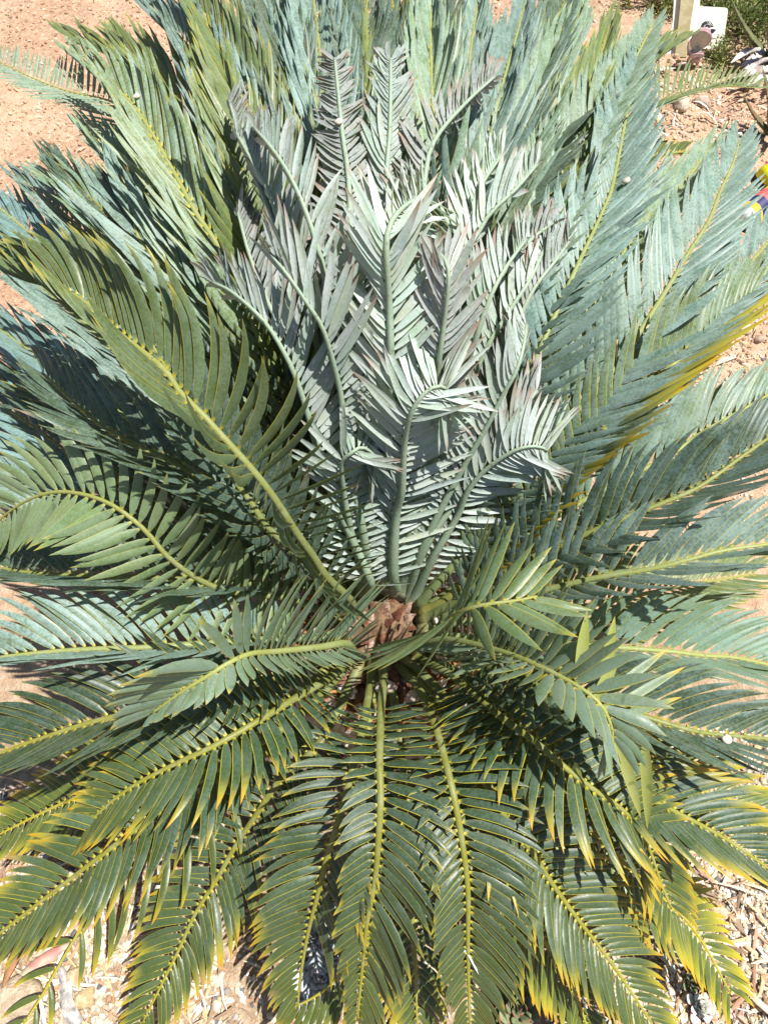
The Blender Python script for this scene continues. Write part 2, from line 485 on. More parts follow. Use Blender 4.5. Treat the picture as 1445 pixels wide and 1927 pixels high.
# --- left
frond('green', [(560, 1260, .46), (432, 1296, .52), (311, 1320, .54), (242, 1341, .53), (138, 1369, .50), (0, 1417, .44), (-90, 1455, .4)], **{**SIDE, 'V': 42})
frond('blue', [(560, 1200, .46), (460, 1206, .52), (380, 1211, .55), (277, 1218, .57), (138, 1223, .57), (0, 1237, .55), (-120, 1260, .5)], **{**SIDE, 'V': 50, 'roll': 10, 'edge': .8})
frond('dark', [(590, 1110, .48), (498, 1099, .54), (374, 1092, .58), (242, 1085, .60), (121, 1081, .58), (40, 1075, .56), (-40, 1060, .53)], **{**SIDE, 'V': 50, 'roll': 6})
frond('olive', [(560, 1130, .50), (420, 1110, .58), (330, 1060, .66), (275, 1000, .71), (235, 966, .73), (201, 945, .735), (156, 930, .735), (104, 926, .72), (55, 940, .69), (10, 970, .64), (-30, 1010, .58)], **{**SIDE, 'L': .125, 'V': 16, 'fa': (88, 48), 'W': .0155, 'gap': .0175, 'r': .0075, 'nref': (0, -.55, .8), 'pig': (.12, .175, .07), 'wax': (.22, .31, .2), 'edge': .4})
frond('dark', [(600, 1080, .50), (520, 1010, .60), (430, 935, .68), (346, 880, .73), (242, 830, .76), (190, 800, .76), (142, 759, .76), (80, 700, .74)], **{**SIDE, 'V': 47})
frond('dark', [(640, 1110, .50), (562, 1047, .60), (507, 995, .67), (472, 945, .71), (432, 890, .75), (381, 804, .79), (330, 720, .82), (270, 620, .84)], **{**SIDE, 'V': 50})
frond('olive', [(665, 1140, .50), (617, 1088, .60), (590, 1047, .66), (558, 1002, .72), (517, 938, .79), (472, 880, .84), (415, 817, .88), (381, 779, .90), (339, 738, .91), (311, 696, .92), (256, 651, .92), (208, 613, .91), (152, 561, .90), (80, 530, .88), (0, 500, .84)], **{**SIDE, 'L': .175, 'V': 54, 'fa': (100, 30), 'sick': .75, 'gap': .0175, 'W': .0155, 'r': .0088, 'louv': 34, 'aged': .5, 'pig': (.085, .13, .045), 'wax': (.19, .265, .185)})
# --- lower rows on the left, reaching out over the bare soil
frond('dark', [(560, 1080, .46), (400, 960, .52), (250, 850, .52), (100, 760, .48), (-60, 690, .42)], **{**BACK, 'V': 36})
frond('blue', [(580, 1060, .48), (400, 860, .60), (280, 720, .62), (150, 600, .60), (0, 470, .55), (-80, 400, .5)], **{**BACK, 'V': 40})
frond('blue', [(560, 1130, .44), (350, 1050, .48), (150, 960, .45), (0, 880, .40), (-100, 830, .35)], **{**BACK, 'V': 34})
frond('blue', [(560, 1020, .48), (420, 800, .62), (320, 620, .66), (220, 500, .66), (120, 400, .62), (30, 330, .56)], **{**BACK, 'V': 40})
frond('pale', [(590, 1000, .5), (450, 760, .66), (360, 600, .71), (285, 500, .73), (200, 410, .72), (130, 360, .69), (80, 330, .66)], **{**BACK, 'V': 42})
frond('dark', [(610, 1000, .5), (500, 800, .66), (420, 640, .72), (340, 540, .74), (255, 450, .74), (180, 380, .72), (100, 300, .69)], **{**BACK, 'V': 42})
# --- upper left
frond('blue', [(600, 950, .52), (430, 640, .72), (330, 520, .78), (263, 450, .80), (253, 374, .80), (246, 329, .79), (249, 294, .78), (270, 249, .76)], **{**BACK, 'V': 40, 'lscale': (1, .8)})
frond('pale', [(620, 950, .52), (500, 660, .76), (420, 480, .82), (367, 398, .85), (332, 332, .86), (277, 235, .86), (242, 187, .84), (194, 145, .82), (140, 100, .79)], **{**BACK, 'V': 46, 'pig': (.14, .2, .07), 'edge': .9})
frond('pale', [(600, 900, .52), (440, 540, .70), (360, 340, .72), (300, 260, .71), (220, 195, .67), (130, 172, .62), (70, 150, .58), (-10, 112, .53)], **{**BACK, 'L': .15, 'W': .0095, 'gap': .024, 'V': 22, 'fa': (75, 48), 'sick': .1, 'edge': .5, 'r': .0065, 'jit': .7})
frond('olive', [(620, 900, .52), (480, 500, .74), (400, 280, .78), (330, 180, .78), (250, 120, .76), (180, 90, .72), (120, 60, .68)], **{**BACK, 'V': 42})
frond('blue', [(630, 880, .54), (520, 480, .80), (440, 250, .85), (380, 120, .85), (310, 40, .83), (240, -30, .8)], **{**BACK, 'V': 44})
frond('olive', [(640, 880, .54), (540, 480, .82), (480, 260, .88), (430, 120, .89), (380, 20, .88), (340, -60, .86)], **{**BACK, 'V': 44})
# --- back
frond('dark', [(660, 850, .54), (600, 450, .80), (560, 220, .86), (530, 90, .86), (500, -20, .84), (470, -110, .8)], **{**BACK, 'V': 44})
frond('blue', [(680, 850, .56), (640, 430, .84), (615, 220, .88), (600, 80, .88), (585, -30, .86), (570, -120, .82)], **{**BACK, 'V': 46})
frond('dark', [(710, 850, .56), (700, 420, .84), (695, 220, .87), (690, 70, .86), (690, -40, .83), (690, -130, .78)], **{**BACK, 'V': 40})
frond('green', [(740, 850, .54), (745, 420, .76), (750, 220, .78), (745, 80, .76), (735, -30, .7)], **{**BACK, 'V': 36})
frond('dark', [(760, 850, .56), (780, 420, .84), (800, 220, .87), (815, 100, .87), (830, 0, .85), (850, -100, .82)], **{**BACK, 'V': 46})
frond('pale', [(775, 850, .56), (810, 480, .86), (815, 260, .92), (812, 150, .93), (810, 60, .93), (815, -30, .92)], **{**BACK, 'V': 50})
frond('blue', [(790, 850, .56), (860, 480, .86), (905, 330, .90), (925, 240, .91), (945, 160, .91), (965, 90, .90), (990, 0, .88)], **{**BACK, 'V': 50})
frond('dark', [(790, 850, .54), (890, 450, .78), (960, 250, .82), (1010, 120, .82), (1050, 30, .8), (1090, -60, .77)], **{**BACK, 'V': 42})
frond('pale', [(800, 870, .54), (900, 500, .80), (960, 330, .84), (1000, 220, .85), (1040, 130, .84), (1075, 60, .82), (1100, 0, .8)], **{**BACK, 'V': 46})
# --- right, back to front
frond('dark', [(810, 870, .54), (930, 480, .78), (1004, 287, .83), (1049, 239, .82), (1094, 197, .80), (1152, 152, .76), (1230, 90, .7)], **{**SIDE, 'V': 0, 'roll': -30})
frond('pale', [(820, 900, .54), (950, 560, .78), (1040, 370, .82), (1105, 260, .82), (1160, 170, .81), (1200, 100, .79), (1230, 40, .77)], **{**WIDE, 'V': 46})
frond('olive', [(830, 920, .52), (980, 560, .70), (1090, 340, .72), (1160, 240, .70), (1222, 200, .66), (1274, 180, .62), (1360, 163, .55), (1430, 166, .48)], **{**SIDE, 'L': .16, 'W': .0098, 'gap': .0235, 'V': 40, 'fa': (62, 34), 'sick': .15, 'r': .0065})
frond('gold', [(830, 940, .5), (980, 620, .62), (1100, 420, .62), (1160, 340, .58), (1211, 300, .54), (1290, 284, .47)], **{**SIDE, 'V': 32, 'tip': .2})
frond('gold', [(830, 960, .5), (1000, 660, .60), (1110, 500, .58), (1170, 420, .54), (1222, 385, .5), (1294, 384, .44)], **{**SIDE, 'V': 32, 'tip': .2})
frond('blue', [(820, 930, .54), (960, 640, .76), (1060, 500, .82), (1118, 432, .84), (1142, 384, .84), (1160, 311, .84), (1180, 208, .83), (1200, 120, .8)], **{**WIDE, 'V': 44})
frond('pale', [(840, 960, .52), (980, 760, .66), (1076, 638, .72), (1118, 568, .74), (1159, 498, .75), (1187, 453, .74), (1225, 400, .72)], **{**SIDE, 'V': 42, 'edge': .7})
frond('blue', [(820, 1000, .52), (900, 860, .66), (993, 703, .78), (1035, 613, .82), (1066, 544, .84), (1094, 482, .85), (1118, 432, .85), (1150, 360, .84), (1190, 280, .82)], **{**WIDE, 'V': 36, 'wax': (.24, .355, .335)})
frond('blue', [(830, 1090, .48), (945, 959, .60), (1014, 866, .67), (1066, 800, .71), (1118, 738, .74), (1166, 679, .77), (1215, 606, .79), (1256, 541, .80), (1295, 475, .80), (1333, 415, .80), (1353, 363, .79), (1378, 308, .78), (1391, 262, .76)], **{**WIDE, 'V': 36})
frond('blue', [(850, 1060, .5), (1000, 900, .64), (1150, 760, .72), (1260, 640, .75), (1340, 565, .74), (1400, 505, .73), (1450, 450, .71), (1510, 385, .68)], **{**WIDE, 'V': 36})
frond('gold', [(860, 1110, .48), (980, 973, .60), (1083, 862, .68), (1139, 807, .72), (1187, 755, .74), (1277, 676, .77), (1332, 624, .78), (1388, 575, .77), (1445, 534, .76), (1500, 490, .74)], **{**SIDE, 'V': 50, 'pig': (.10, .15, .06), 'wax': (.24, .34, .29), 'bloom': .7, 'tip': .55, 'tips': (.12, 1.5)})
frond('pale', [(880, 1090, .48), (1000, 1000, .56), (1120, 930, .61), (1256, 859, .65), (1325, 811, .66), (1405, 766, .66), (1500, 710, .64)], **{**SIDE, 'V': 40, 'wax': (.25, .375, .35)})
frond('dark', [(880, 1120, .5), (1000, 1050, .60), (1150, 985, .68), (1291, 928, .72), (1343, 897, .73), (1395, 859, .74), (1445, 824, .74), (1520, 770, .73)], **{**SIDE, 'V': 48, 'wax': (.15, .24, .24)})
frond('blue', [(870, 1145, .48), (945, 1126, .54), (1014, 1113, .59), (1118, 1088, .65), (1222, 1071, .69), (1291, 1054, .71), (1360, 1036, .72), (1445, 1024, .72), (1540, 1010, .71)], **{**SIDE, 'V': 50, 'edge': .8})
frond('olive', [(870, 1170, .45), (1000, 1160, .48), (1150, 1130, .48), (1300, 1100, .45), (1420, 1080, .4)], **{**SIDE, 'V': 32})
frond('pale', [(880, 1200, .45), (1000, 1215, .50), (1100, 1215, .53), (1250, 1225, .54), (1325, 1234, .53), (1378, 1237, .52), (1445, 1251, .5), (1520, 1270, .46)], **{**SIDE, 'V': 46, 'wax': (.2, .33, .29)})
frond('dark', [(880, 1240, .45), (960, 1270, .50), (1060, 1310, .55), (1187, 1341, .57), (1256, 1362, .57), (1325, 1379, .56), (1443, 1390, .53), (1520, 1400, .5)], **{**SIDE, 'V': 48, 'edge': .8})
frond('green', [(870, 1270, .44), (980, 1350, .46), (1100, 1430, .46), (1187, 1486, .44), (1277, 1531, .41), (1360, 1576, .37), (1445, 1635, .32), (1500, 1680, .28)], **{**SIDE, 'V': 37, 'tip': .3})
frond('gold', [(890, 1250, .42), (1050, 1360, .38), (1200, 1440, .34), (1330, 1490, .28), (1460, 1530, .22)], **{**SIDE, 'V': 30, 'pig': (.05, .1, .025)})
# --- outer fronds that close the ring
frond('blue', [(600, 1040, .5), (420, 900, .58), (260, 800, .58), (100, 690, .54), (-40, 590, .48)], **{**BACK, 'V': 37, 'wax': (.18, .31, .34)})
frond('blue', [(560, 1090, .46), (380, 1000, .50), (200, 900, .48), (60, 800, .44), (-60, 720, .38)], **{**BACK, 'V': 32, 'wax': (.18, .31, .34)})
frond('blue', [(570, 1000, .5), (400, 760, .60), (260, 620, .60), (130, 500, .57), (10, 400, .52), (-60, 340, .47)], **{**BACK, 'V': 36, 'wax': (.19, .33, .36)})
frond('pale', [(600, 950, .52), (460, 660, .70), (360, 480, .75), (290, 380, .75), (220, 300, .73), (160, 240, .7)], **{**BACK, 'V': 44})
frond('olive', [(610, 930, .5), (470, 560, .68), (380, 350, .70), (330, 250, .69), (270, 150, .66), (215, 60, .6)], **{**BACK, 'V': 42})
frond('olive', [(640, 900, .54), (520, 560, .80), (470, 380, .86), (430, 250, .87), (400, 150, .86), (370, 60, .84)], **{**BACK, 'V': 50})
frond('blue', [(650, 860, .54), (570, 420, .80), (520, 180, .83), (480, 40, .82), (450, -60, .8)], **{**BACK, 'V': 50})
frond('olive', [(700, 860, .54), (670, 420, .80), (650, 180, .82), (640, 40, .8), (635, -60, .77)], **{**BACK, 'V': 46})
frond('blue', [(760, 860, .54), (830, 420, .80), (870, 200, .82), (890, 60, .81), (905, -40, .79)], **{**BACK, 'V': 48})
frond('blue', [(790, 860, .54), (920, 400, .76), (1000, 180, .78), (1040, 60, .77), (1080, -40, .74)], **{**BACK, 'V': 48})
frond('olive', [(800, 900, .54), (930, 540, .76), (1020, 360, .80), (1080, 230, .80), (1120, 130, .78), (1150, 40, .76)], **{**BACK, 'V': 48})
frond('olive', [(810, 900, .52), (980, 500, .70), (1100, 280, .71), (1170, 170, .69), (1230, 110, .65), (1290, 70, .6)], **{**BACK, 'V': 46})
frond('pale', [(830, 960, .52), (1000, 700, .64), (1130, 540, .66), (1220, 420, .65), (1290, 340, .62), (1340, 270, .58)], **{**BACK, 'V': 46})
frond('blue', [(870, 1110, .48), (1020, 1020, .55), (1170, 930, .60), (1310, 850, .62), (1440, 770, .62), (1530, 700, .6)], **{**WIDE, 'V': 38})
# --- fronds rising towards the viewer
frond('pale', [(655, 1212, .50), (600, 1218, .58), (520, 1226, .66), (472, 1230, .71), (430, 1248, .73), (398, 1268, .73), (346, 1300, .71), (284, 1344, .66)], L=.15, V=50, fa=(140, 25), W=.0205, gap=.0125, roll=-30, brown=.03, tip=.12, wax=(.2, .28, .22), bare=.1, lscale=(.4, 1))
frond('olive', [(800, 1200, .52), (825, 1190, .62), (835, 1178, .70), (860, 1154, .79), (904, 1139, .83), (970, 1130, .84), (1010, 1122, .84)], L=.145, V=15, fa=(125, 35), W=.0195, gap=.0165, bare=.40, wax=(.17, .26, .19))
frond('pale', [(850, 1205, .50), (945, 1227, .62), (1014, 1254, .69), (1083, 1289, .73), (1128, 1324, .74), (1149, 1365, .72), (1153, 1400, .69)], L=.13, V=40, fa=(100, 35), W=.021, gap=.0165, bare=.2, wax=(.2, .27, .22), edge=.7)
YG, YW = (.34, .38, .09), (.42, .46, .22)
for _b, _t in (((1090, 1275, .72), (1100, 1150, .80)), ((1136, 1292, .73), (1152, 1160, .80)), 
               ((1212, 1392, .64), (1226, 1566, .50)), ((1158, 1385, .67), (1214, 1542, .55)), ((1083, 1435, .57), (1090, 1518, .50)), ((1120, 1320, .73), (1160, 1235, .78))):
    stray(_b, _t, .0165, YG, YW)
for _b, _t in (((1150, 1335, .71), (1288, 1248, .72)), ((1152, 1355, .70), (1283, 1305, .68)), ((1140, 1310, .73), (1255, 1215, .74))):
    stray(_b, _t, .0125, (.12, .18, .08), (.2, .28, .2), .5, .25)
# --- silvery young fronds standing in the centre
YO = dict(L=.094, W=.0118, gap=.0122, r=.0105, fa=(78, 26), V=30, bare=.08, sick=.12, droop=.30, curl=-.3, louv=26, nref=(0, .7, -.7), dens=1.3, tipl=.8, wb=.5, wide_tip=.8, spread=4, cup=.4)
YLF = {**YO, 'roll': -42, 'V': 48}
YRT = {**YO, 'roll': 42, 'V': 48}
HK = {**YO, 'L': .104, 'fa': (80, 55), 'fan': ((0, 82), (.3, 55), (.55, 30), (.8, 50), (1, 80)), 'V': 16, 'dens': 2.0, 'gap': .0108, 'spread': 6, 'tipl': .9}
YL = 'young silvery blue frond with pinkish brown leaflet tips'
frond('mauve', [(690, 900, .62), (665, 500, .95), (655, 329, 1.02), (645, 256, 1.04), (636, 170, 1.05), (630, 110, 1.05)], **YO, label=YL)
frond('young', [(720, 900, .62), (728, 500, .94), (728, 322, 1.02), (733, 260, 1.04), (735, 173, 1.06), (735, 110, 1.06)], **{**YO, 'L': .12, 'fa': (50, 18)}, label=YL)
frond('mauve', [(750, 900, .62), (790, 480, .96), (800, 330, 1.02), (820, 260, 1.04), (880, 190, 1.04), (930, 145, 1.03)], **YRT, label=YL)
frond('young', [(680, 950, .60), (560, 520, .92), (541, 467, .96), (524, 415, .99), (507, 363, 1.01), (472, 298, 1.03), (445, 250, 1.03)], **YLF, label=YL)
frond('young', [(690, 950, .60), (620, 560, .95), (593, 450, 1.02), (569, 381, 1.05), (541, 322, 1.07), (507, 273, 1.08), (478, 240, 1.07)], **YLF, label=YL)
frond('young', [(770, 950, .60), (860, 540, .94), (905, 429, 1.0), (935, 388, 1.02), (970, 356, 1.03), (1010, 310, 1.02)], **YRT, label=YL)
frond('mauve', [(775, 980, .60), (900, 600, .90), (960, 500, .95), (1000, 450, .96), (1040, 420, .95)], **YRT, label=YL)
frond('young', [(770, 1000, .58), (860, 740, .84), (894, 638, .94), (908, 596, .97), (929, 544, 1.0), (956, 496, 1.01), (990, 450, 1.0)], **YRT, label=YL)
frond('mauve', [(690, 950, .60), (570, 560, .90), (505, 390, .98), (462, 290, 1.0), (432, 190, 1.0)], **YLF, label=YL)
frond('mauve', [(690, 1000, .58), (565, 690, .85), (505, 570, .91), (470, 480, .94), (448, 400, .95)], **YLF, label=YL)
frond('young', [(780, 1000, .58), (895, 700, .84), (955, 590, .91), (1000, 520, .94), (1035, 440, .95)], **YRT, label=YL)
frond('young', [(760, 960, .60), (835, 560, .93), (870, 430, .98), (905, 350, 1.0), (945, 290, 1.0)], **YRT, label=YL)
frond('young', [(720, 980, .58), (690, 620, .92), (672, 480, .98), (650, 390, 1.0), (615, 310, 1.0)], **YLF, label=YL)
frond('young', [(735, 1000, .58), (735, 860, .74), (735, 669, .94), (733, 579, 1.0), (727, 470, 1.08), (735, 420, 1.10), (765, 385, 1.09), (800, 370, 1.06)], **{**HK, 'L': .110, 'r': .0120, 'fa': (62, 35), 'fan': ((0, 75), (.5, 50), (.8, 30), (1, 45))}, label=YL)
frond('mauve', [(775, 980, .60), (811, 786, .82), (828, 665, .94), (835, 613, .98), (844, 520, 1.05), (835, 485, 1.06), (815, 470, 1.05)], **YO, label=YL)
frond('mauve', [(790, 1000, .58), (900, 780, .78), (960, 640, .87), (1000, 550, .92), (1045, 490, .94), (1070, 455, .94)], **YRT, label=YL)
frond('young', [(690, 1040, .55), (655, 850, .76), (645, 769, .84), (638, 724, .88), (610, 624, .97), (576, 568, 1.01), (538, 513, 1.04), (510, 480, 1.04)], **{**YLF, 'L': .13}, label=YL)
frond('young', [(680, 1060, .53), (617, 908, .70), (597, 838, .77), (562, 724, .87), (538, 669, .91), (507, 617, .94), (472, 579, .96), (430, 545, .96), (400, 532, .95)], **{**YLF, 'L': .105}, label=YL)
frond('young', [(795, 1030, .55), (860, 900, .70), (915, 804, .80), (943, 748, .85), (970, 700, .89), (985, 650, .91), (990, 610, .91)], **YRT, label=YL)
frond('mauve', [(800, 1030, .55), (890, 900, .68), (950, 820, .76), (985, 770, .79), (1010, 735, .80)], **YRT, label=YL)
frond('young', [(697, 1095, .5), (666, 1019, .58), (655, 973, .64), (647, 925, .70), (643, 873, .77), (662, 852, .80), (683, 842, .80), (712, 862, .77)], **HK, label=YL)
frond('young', [(740, 1080, .5), (745, 973, .64), (756, 925, .71), (761, 838, .81), (773, 780, .88), (794, 745, .91), (821, 726, .92), (842, 733, .91)], **{**HK, 'L': .114, 'r': .0120}, label=YL)
frond('young', [(815, 1050, .53), (860, 973, .62), (880, 925, .68), (915, 883, .73), (970, 847, .78), (1010, 840, .79), (1030, 848, .78)], **HK, label=YL)


def finish_fronds():
    """The 300 leaflets that show largest become objects, the rest of each frond's leaflets one mesh."""
    allv, allf, owner = [], [], []
    nv = 0
    for fi, F in enumerate(FRONDS):
        for li, (lv, *_r) in enumerate(F['leaves']):
            allv.append(lv)
            allf += [(a + nv, b + nv, c + nv, d + nv) for a, b, c, d in LEAF_FACES]
            owner.append((fi, li)); nv += NLV
    V = np.concatenate(allv)
    tree = BVHTree.FromPolygons(V.tolist(), allf)
    nfp = len(LEAF_FACES)
    score = []
    camv = Vector(CAMP)
    for idx, (fi, li) in enumerate(owner):
        lv = allv[idx]
        x, y = to_px(lv)
        if x.max() < 5 or x.min() > PW - 5 or y.max() < 5 or y.min() > PH - 5:
            continue
        inside = (x > 0) & (x < PW) & (y > 0) & (y < PH)
        area = 0.0
        for a, b, c, d in LEAF_FACES:
            area += 0.5 * abs((x[c] - x[a]) * (y[d] - y[b]) - (x[d] - x[b]) * (y[c] - y[a]))
        seen = 0; tot = 0
        for kk in (7, 10, 13, 16, 19, 12, 14):
            tot += 1
            if not inside[kk]: continue
            p = lv[kk] * 0.97 + lv[10] * 0.03
            dv = Vector(p) - camv
            h = tree.ray_cast(camv, dv.normalized(), dv.length + 0.004)
            if h[2] is not None and h[2] // nfp == idx: seen += 1
        score.append((area * seen / tot, fi, li))
    score.sort(reverse=True)
    pick = {(fi, li) for _s, fi, li in score[:300]}
    for fi, F in enumerate(FRONDS):
        vs, fs, pg, wx, mk, uv = [], [], [], [], [], []
        n0 = 0
        for li, (lv, c1, c2, m) in enumerate(F['leaves']):
            if (fi, li) in pick:
                me = mesh_from('leaflet', lv - CY0, LEAF_FACES, M_LEAF)
                put_attrs(me, [c1] * NLV, [c2] * NLV, [m] * NLV, LEAF_UV)
                link('leaflet', me, F['o'])
            else:
                vs.append(lv - CY0); fs += [tuple(i + n0 for i in f) for f in LEAF_FACES]
                pg += [c1] * NLV; wx += [c2] * NLV; mk += [m] * NLV; uv.append(LEAF_UV); n0 += NLV
        if vs:
            me = mesh_from('leaflets', np.concatenate(vs), fs, M_LEAF)
            put_attrs(me, pg, wx, mk, np.concatenate(uv))
            o = link('leaflets', me, F['o'])
            o['kind'] = 'stuff'
    print('fronds', len(FRONDS), 'leaflets', len(owner), 'lengths', [round(F['length'], 2) for F in FRONDS])
finish_fronds()
# ------------------------------------------------------------------ caudex with its armour of old leaf bases
M_BASE = mottled('old_leaf_base', (0.48, 0.39, 0.32), (0.64, 0.58, 0.51), 45, 0.85, 0.2, 0.5, 140, 0.004, c3=(0.30, 0.15, 0.08), s3=30)
M_RIM = mottled('leaf_base_rim', (0.42, 0.20, 0.075), (0.30, 0.12, 0.05), 50, 0.7, 0.3, 0.4, 150, 0.004)
M_CAUDEX = mottled('caudex_core', (0.10, 0.06, 0.035), (0.20, 0.13, 0.08), 60, 0.9, 0.1, 0.6, 120, 0.006)
M_SHARD = mottled('bud_scale', (0.17, 0.09, 0.06), (0.40, 0.30, 0.23), 75, 0.8, 0.2, 0.5, 150, 0.003, c3=(0.16, 0.05, 0.03), s3=48)

M_SHARD2 = mottled('red_bud_scale', (0.11, 0.04, 0.025), (0.22, 0.10, 0.06), 60, 0.75, 0.25, 0.5, 150, 0.003)

def build_caudex():
    prof = [(0.0, 0.185), (0.06, 0.19), (0.15, 0.185), (0.24, 0.175), (0.31, 0.165), (0.355, 0.142), (0.378, 0.105), (0.39, 0.05)]
    ns = 28
    vs, fs = [], []
    for z, r in prof:
        for j in range(ns):
            a = 2 * math.pi * j / ns
            rr = r * (1 + 0.04 * noise.noise(Vector((math.cos(a) * 2, math.sin(a) * 2, z * 12))))
            vs.append((math.cos(a) * rr, math.sin(a) * rr, z))
    for i in range(len(prof) - 1):
        for j in range(ns):
            fs.append((i * ns + j, i * ns + (j + 1) % ns, (i + 1) * ns + (j + 1) % ns, (i + 1) * ns + j))
    vs.append((0, 0, 0.392)); t = len(vs) - 1
    fs += [((len(prof) - 1) * ns + j, (len(prof) - 1) * ns + (j + 1) % ns, t) for j in range(ns)]
    c = link('caudex', mesh_from('caudex', vs, fs, M_CAUDEX), cycad)
    c.location = (CROWN[0] - CY0[0], CROWN[1] - CY0[1], 0)
    zs = np.array([p[0] for p in prof]); rs = np.array([p[1] for p in prof])
    metas = []
    for v in range(4):      # four different broken leaf bases
        rim = [(math.cos(a) * (0.030 + RNG.uniform(-.003, .003)), math.sin(a) * (0.019 + RNG.uniform(-.002, .002))) for a in np.linspace(0, 2 * math.pi, 8, endpoint=False)]
        vv = [(x, y, -0.012) for x, y in rim] + [(x * .95, y * .95, 0.010 + .004 * (y > 0)) for x, y in rim] \
            + [(x * .74, y * .70, 0.013 + RNG.uniform(-.002, .003)) for x, y in rim] + [(0, 0, 0.008 + RNG.uniform(-.004, .004))]
        ff = []
        for j in range(8):
            k = (j + 1) % 8
            ff += [(j, k, 8 + k, 8 + j), (8 + j, 8 + k, 16 + k, 16 + j), (16 + j, 16 + k, 24)]
        me = mesh_from('leaf_base', vv, ff, M_BASE, smooth=False)
        me.materials.append(M_RIM)
        for p in me.polygons:
            p.material_index = 1 if p.index % 3 == 0 else 0
        metas.append(me)
    n = 150
    for k in range(n):
        u = k / n
        z = 0.375 - 0.315 * u ** 1.05
        a = k * 2.39996
        r = float(np.interp(z, zs, rs))
        slope = (float(np.interp(z + .01, zs, rs)) - float(np.interp(z - .01, zs, rs))) / .02
        nv = Vector((math.cos(a), math.sin(a), -slope * 0.75 + 0.25)).normalized()
        up = Vector((0, 0, 1)); xax = up.cross(nv).normalized(); yax = nv.cross(xax)
        o = link('leaf_base', metas[k % 4], c)
        s = 0.80 + 0.45 * min(1, u * 2.5)
        mat = Matrix((xax, yax, nv)).transposed().to_4x4() @ Matrix.Rotation(RNG.normal(0, .12), 4, 'Z') @ Matrix.Scale(s * RNG.uniform(.9, 1.12), 4)
        mat.translation = Vector((math.cos(a) * r, math.sin(a) * r, z)) + nv * RNG.uniform(-.002, .007)
        o.matrix_local = mat
    sh = []
    for v in range(4):      # papery bud scales in the growing point
        w = 0.010 + 0.004 * v / 3
        h = 0.036 + 0.010 * RNG.random()
        vv, ff = [], []
        for i, (t, ww) in enumerate(((0, 1), (.35, 1.05), (.7, .62), (.9, .22), (1.0, .03))):
            b = 0.006 * t * t * 2
            for x, y in ((-1, 0.0), (0, -.004), (1, 0.0), (0, .003)):
                vv.append((x * w * ww, y * (1 - .6 * t) + b, t * h))
            if i:
                for j in range(4):
                    q = (i - 1) * 4
                    ff.append((q + j, q + (j + 1) % 4, q + 4 + (j + 1) % 4, q + 4 + j))
        sh.append(mesh_from('bud_scale', vv, ff, M_SHARD if v % 2 else M_SHARD2, smooth=False))
    for k in range(150):
        a = k * 2.39996
        rr = 0.118 * math.sqrt((k + .5) / 150)
        z = float(np.interp(rr, rs[::-1], zs[::-1])) - 0.006
        o = link('bud_scale', sh[k % 4], c)
        m = Matrix.Rotation(a - math.pi / 2 + RNG.normal(0, .25), 4, 'Z') @ Matrix.Rotation(-0.45 - 6.0 * rr + RNG.normal(0, .35), 4, 'X') @ Matrix.Scale(RNG.uniform(.55, 1.05), 4)
        m.translation = (math.cos(a) * rr, math.sin(a) * rr, z)
        o.matrix_local = m
build_caudex()

# ------------------------------------------------------------------ loose stuff on the ground
ICO = None
def ico_arrays():
    bm = bmesh.new(); bmesh.ops.create_icosphere(bm, subdivisions=1, radius=1.0)
    v = np.array([x.co[:] for x in bm.verts]); f = np.array([[y.index for y in x.verts] for x in bm.faces])
    bm.free(); return v, f
IV, IF = ico_arrays()

def color_material(name, rough=0.85, spec=0.2, bscale=160, bump=0.4, vary=0.25):
    b = NB(name)
    col = b.n('ShaderNodeAttribute', attribute_name='pigment').outputs['Color']
    p = b.pos()
    n1 = b.noise(bscale, 4, p)
    dk = b.n('ShaderNodeMix', data_type='RGBA', blend_type='MULTIPLY')
    dk.inputs[0].default_value = 1.0
    g = b.n('ShaderNodeMapRange'); b.l(n1, g.inputs['Value'])
    g.inputs['To Min'].default_value = 1 - vary; g.inputs['To Max'].default_value = 1 + vary
    b.l(col, dk.inputs[6]); b.l(g.outputs[0], dk.inputs[7])
    return b.done(b.principled(dk.outputs[2], rough, spec, b.bump(n1, bump, 0.004)).outputs[0])
M_STONE = color_material('pebble_colours')
M_LITTER = color_material('litter_colours', bscale=90)

def scatter(name, spots, colors, mat, label, cat, squash=(.55, .95), smooth=False, weights=None):
    """One mesh of many small stones: spots are (x, y, r)."""
    n = len(spots)
    vs, fs, cs = [], [], []
    for i, (x, y, r) in enumerate(spots):
        q = RNG.normal(size=(3, 3)); q, _ = np.linalg.qr(q)
        v = IV * RNG.uniform(.78, 1.2, size=(12, 1)) * (1, RNG.uniform(.6, 1), RNG.uniform(*squash))
        v = (v @ q.T) * r
        v[:, 2] *= 0.8
        v += (x, y, ground_z(x, y) + r * RNG.uniform(.05, .5))
        vs.append(v); fs.append(IF + i * 12)
        c = np.array(colors[RNG.choice(len(colors), p=weights)]) * RNG.uniform(.8, 1.15)
        cs += [(*c, 1)] * 12
    me = mesh_from(name, np.concatenate(vs).tolist(), np.concatenate(fs).tolist(), mat, smooth)
    a = me.attributes.new('pigment', 'FLOAT_COLOR', 'POINT')
    a.data.foreach_set('color', np.asarray(cs, dtype=np.float32).ravel())
    return set_props(link(name, me), label, cat, kind='stuff')

def px_spots(n, x0, x1, y0, y1, r0, r1, f=None):
    out = []
    for _ in range(n):
        p = at(RNG.uniform(x0, x1), RNG.uniform(y0, y1), 0)
        r = r0 * (r1 / r0) ** (RNG.random() ** 1.8)
        if f is None or f(p): out.append((p[0], p[1], r))
    return out

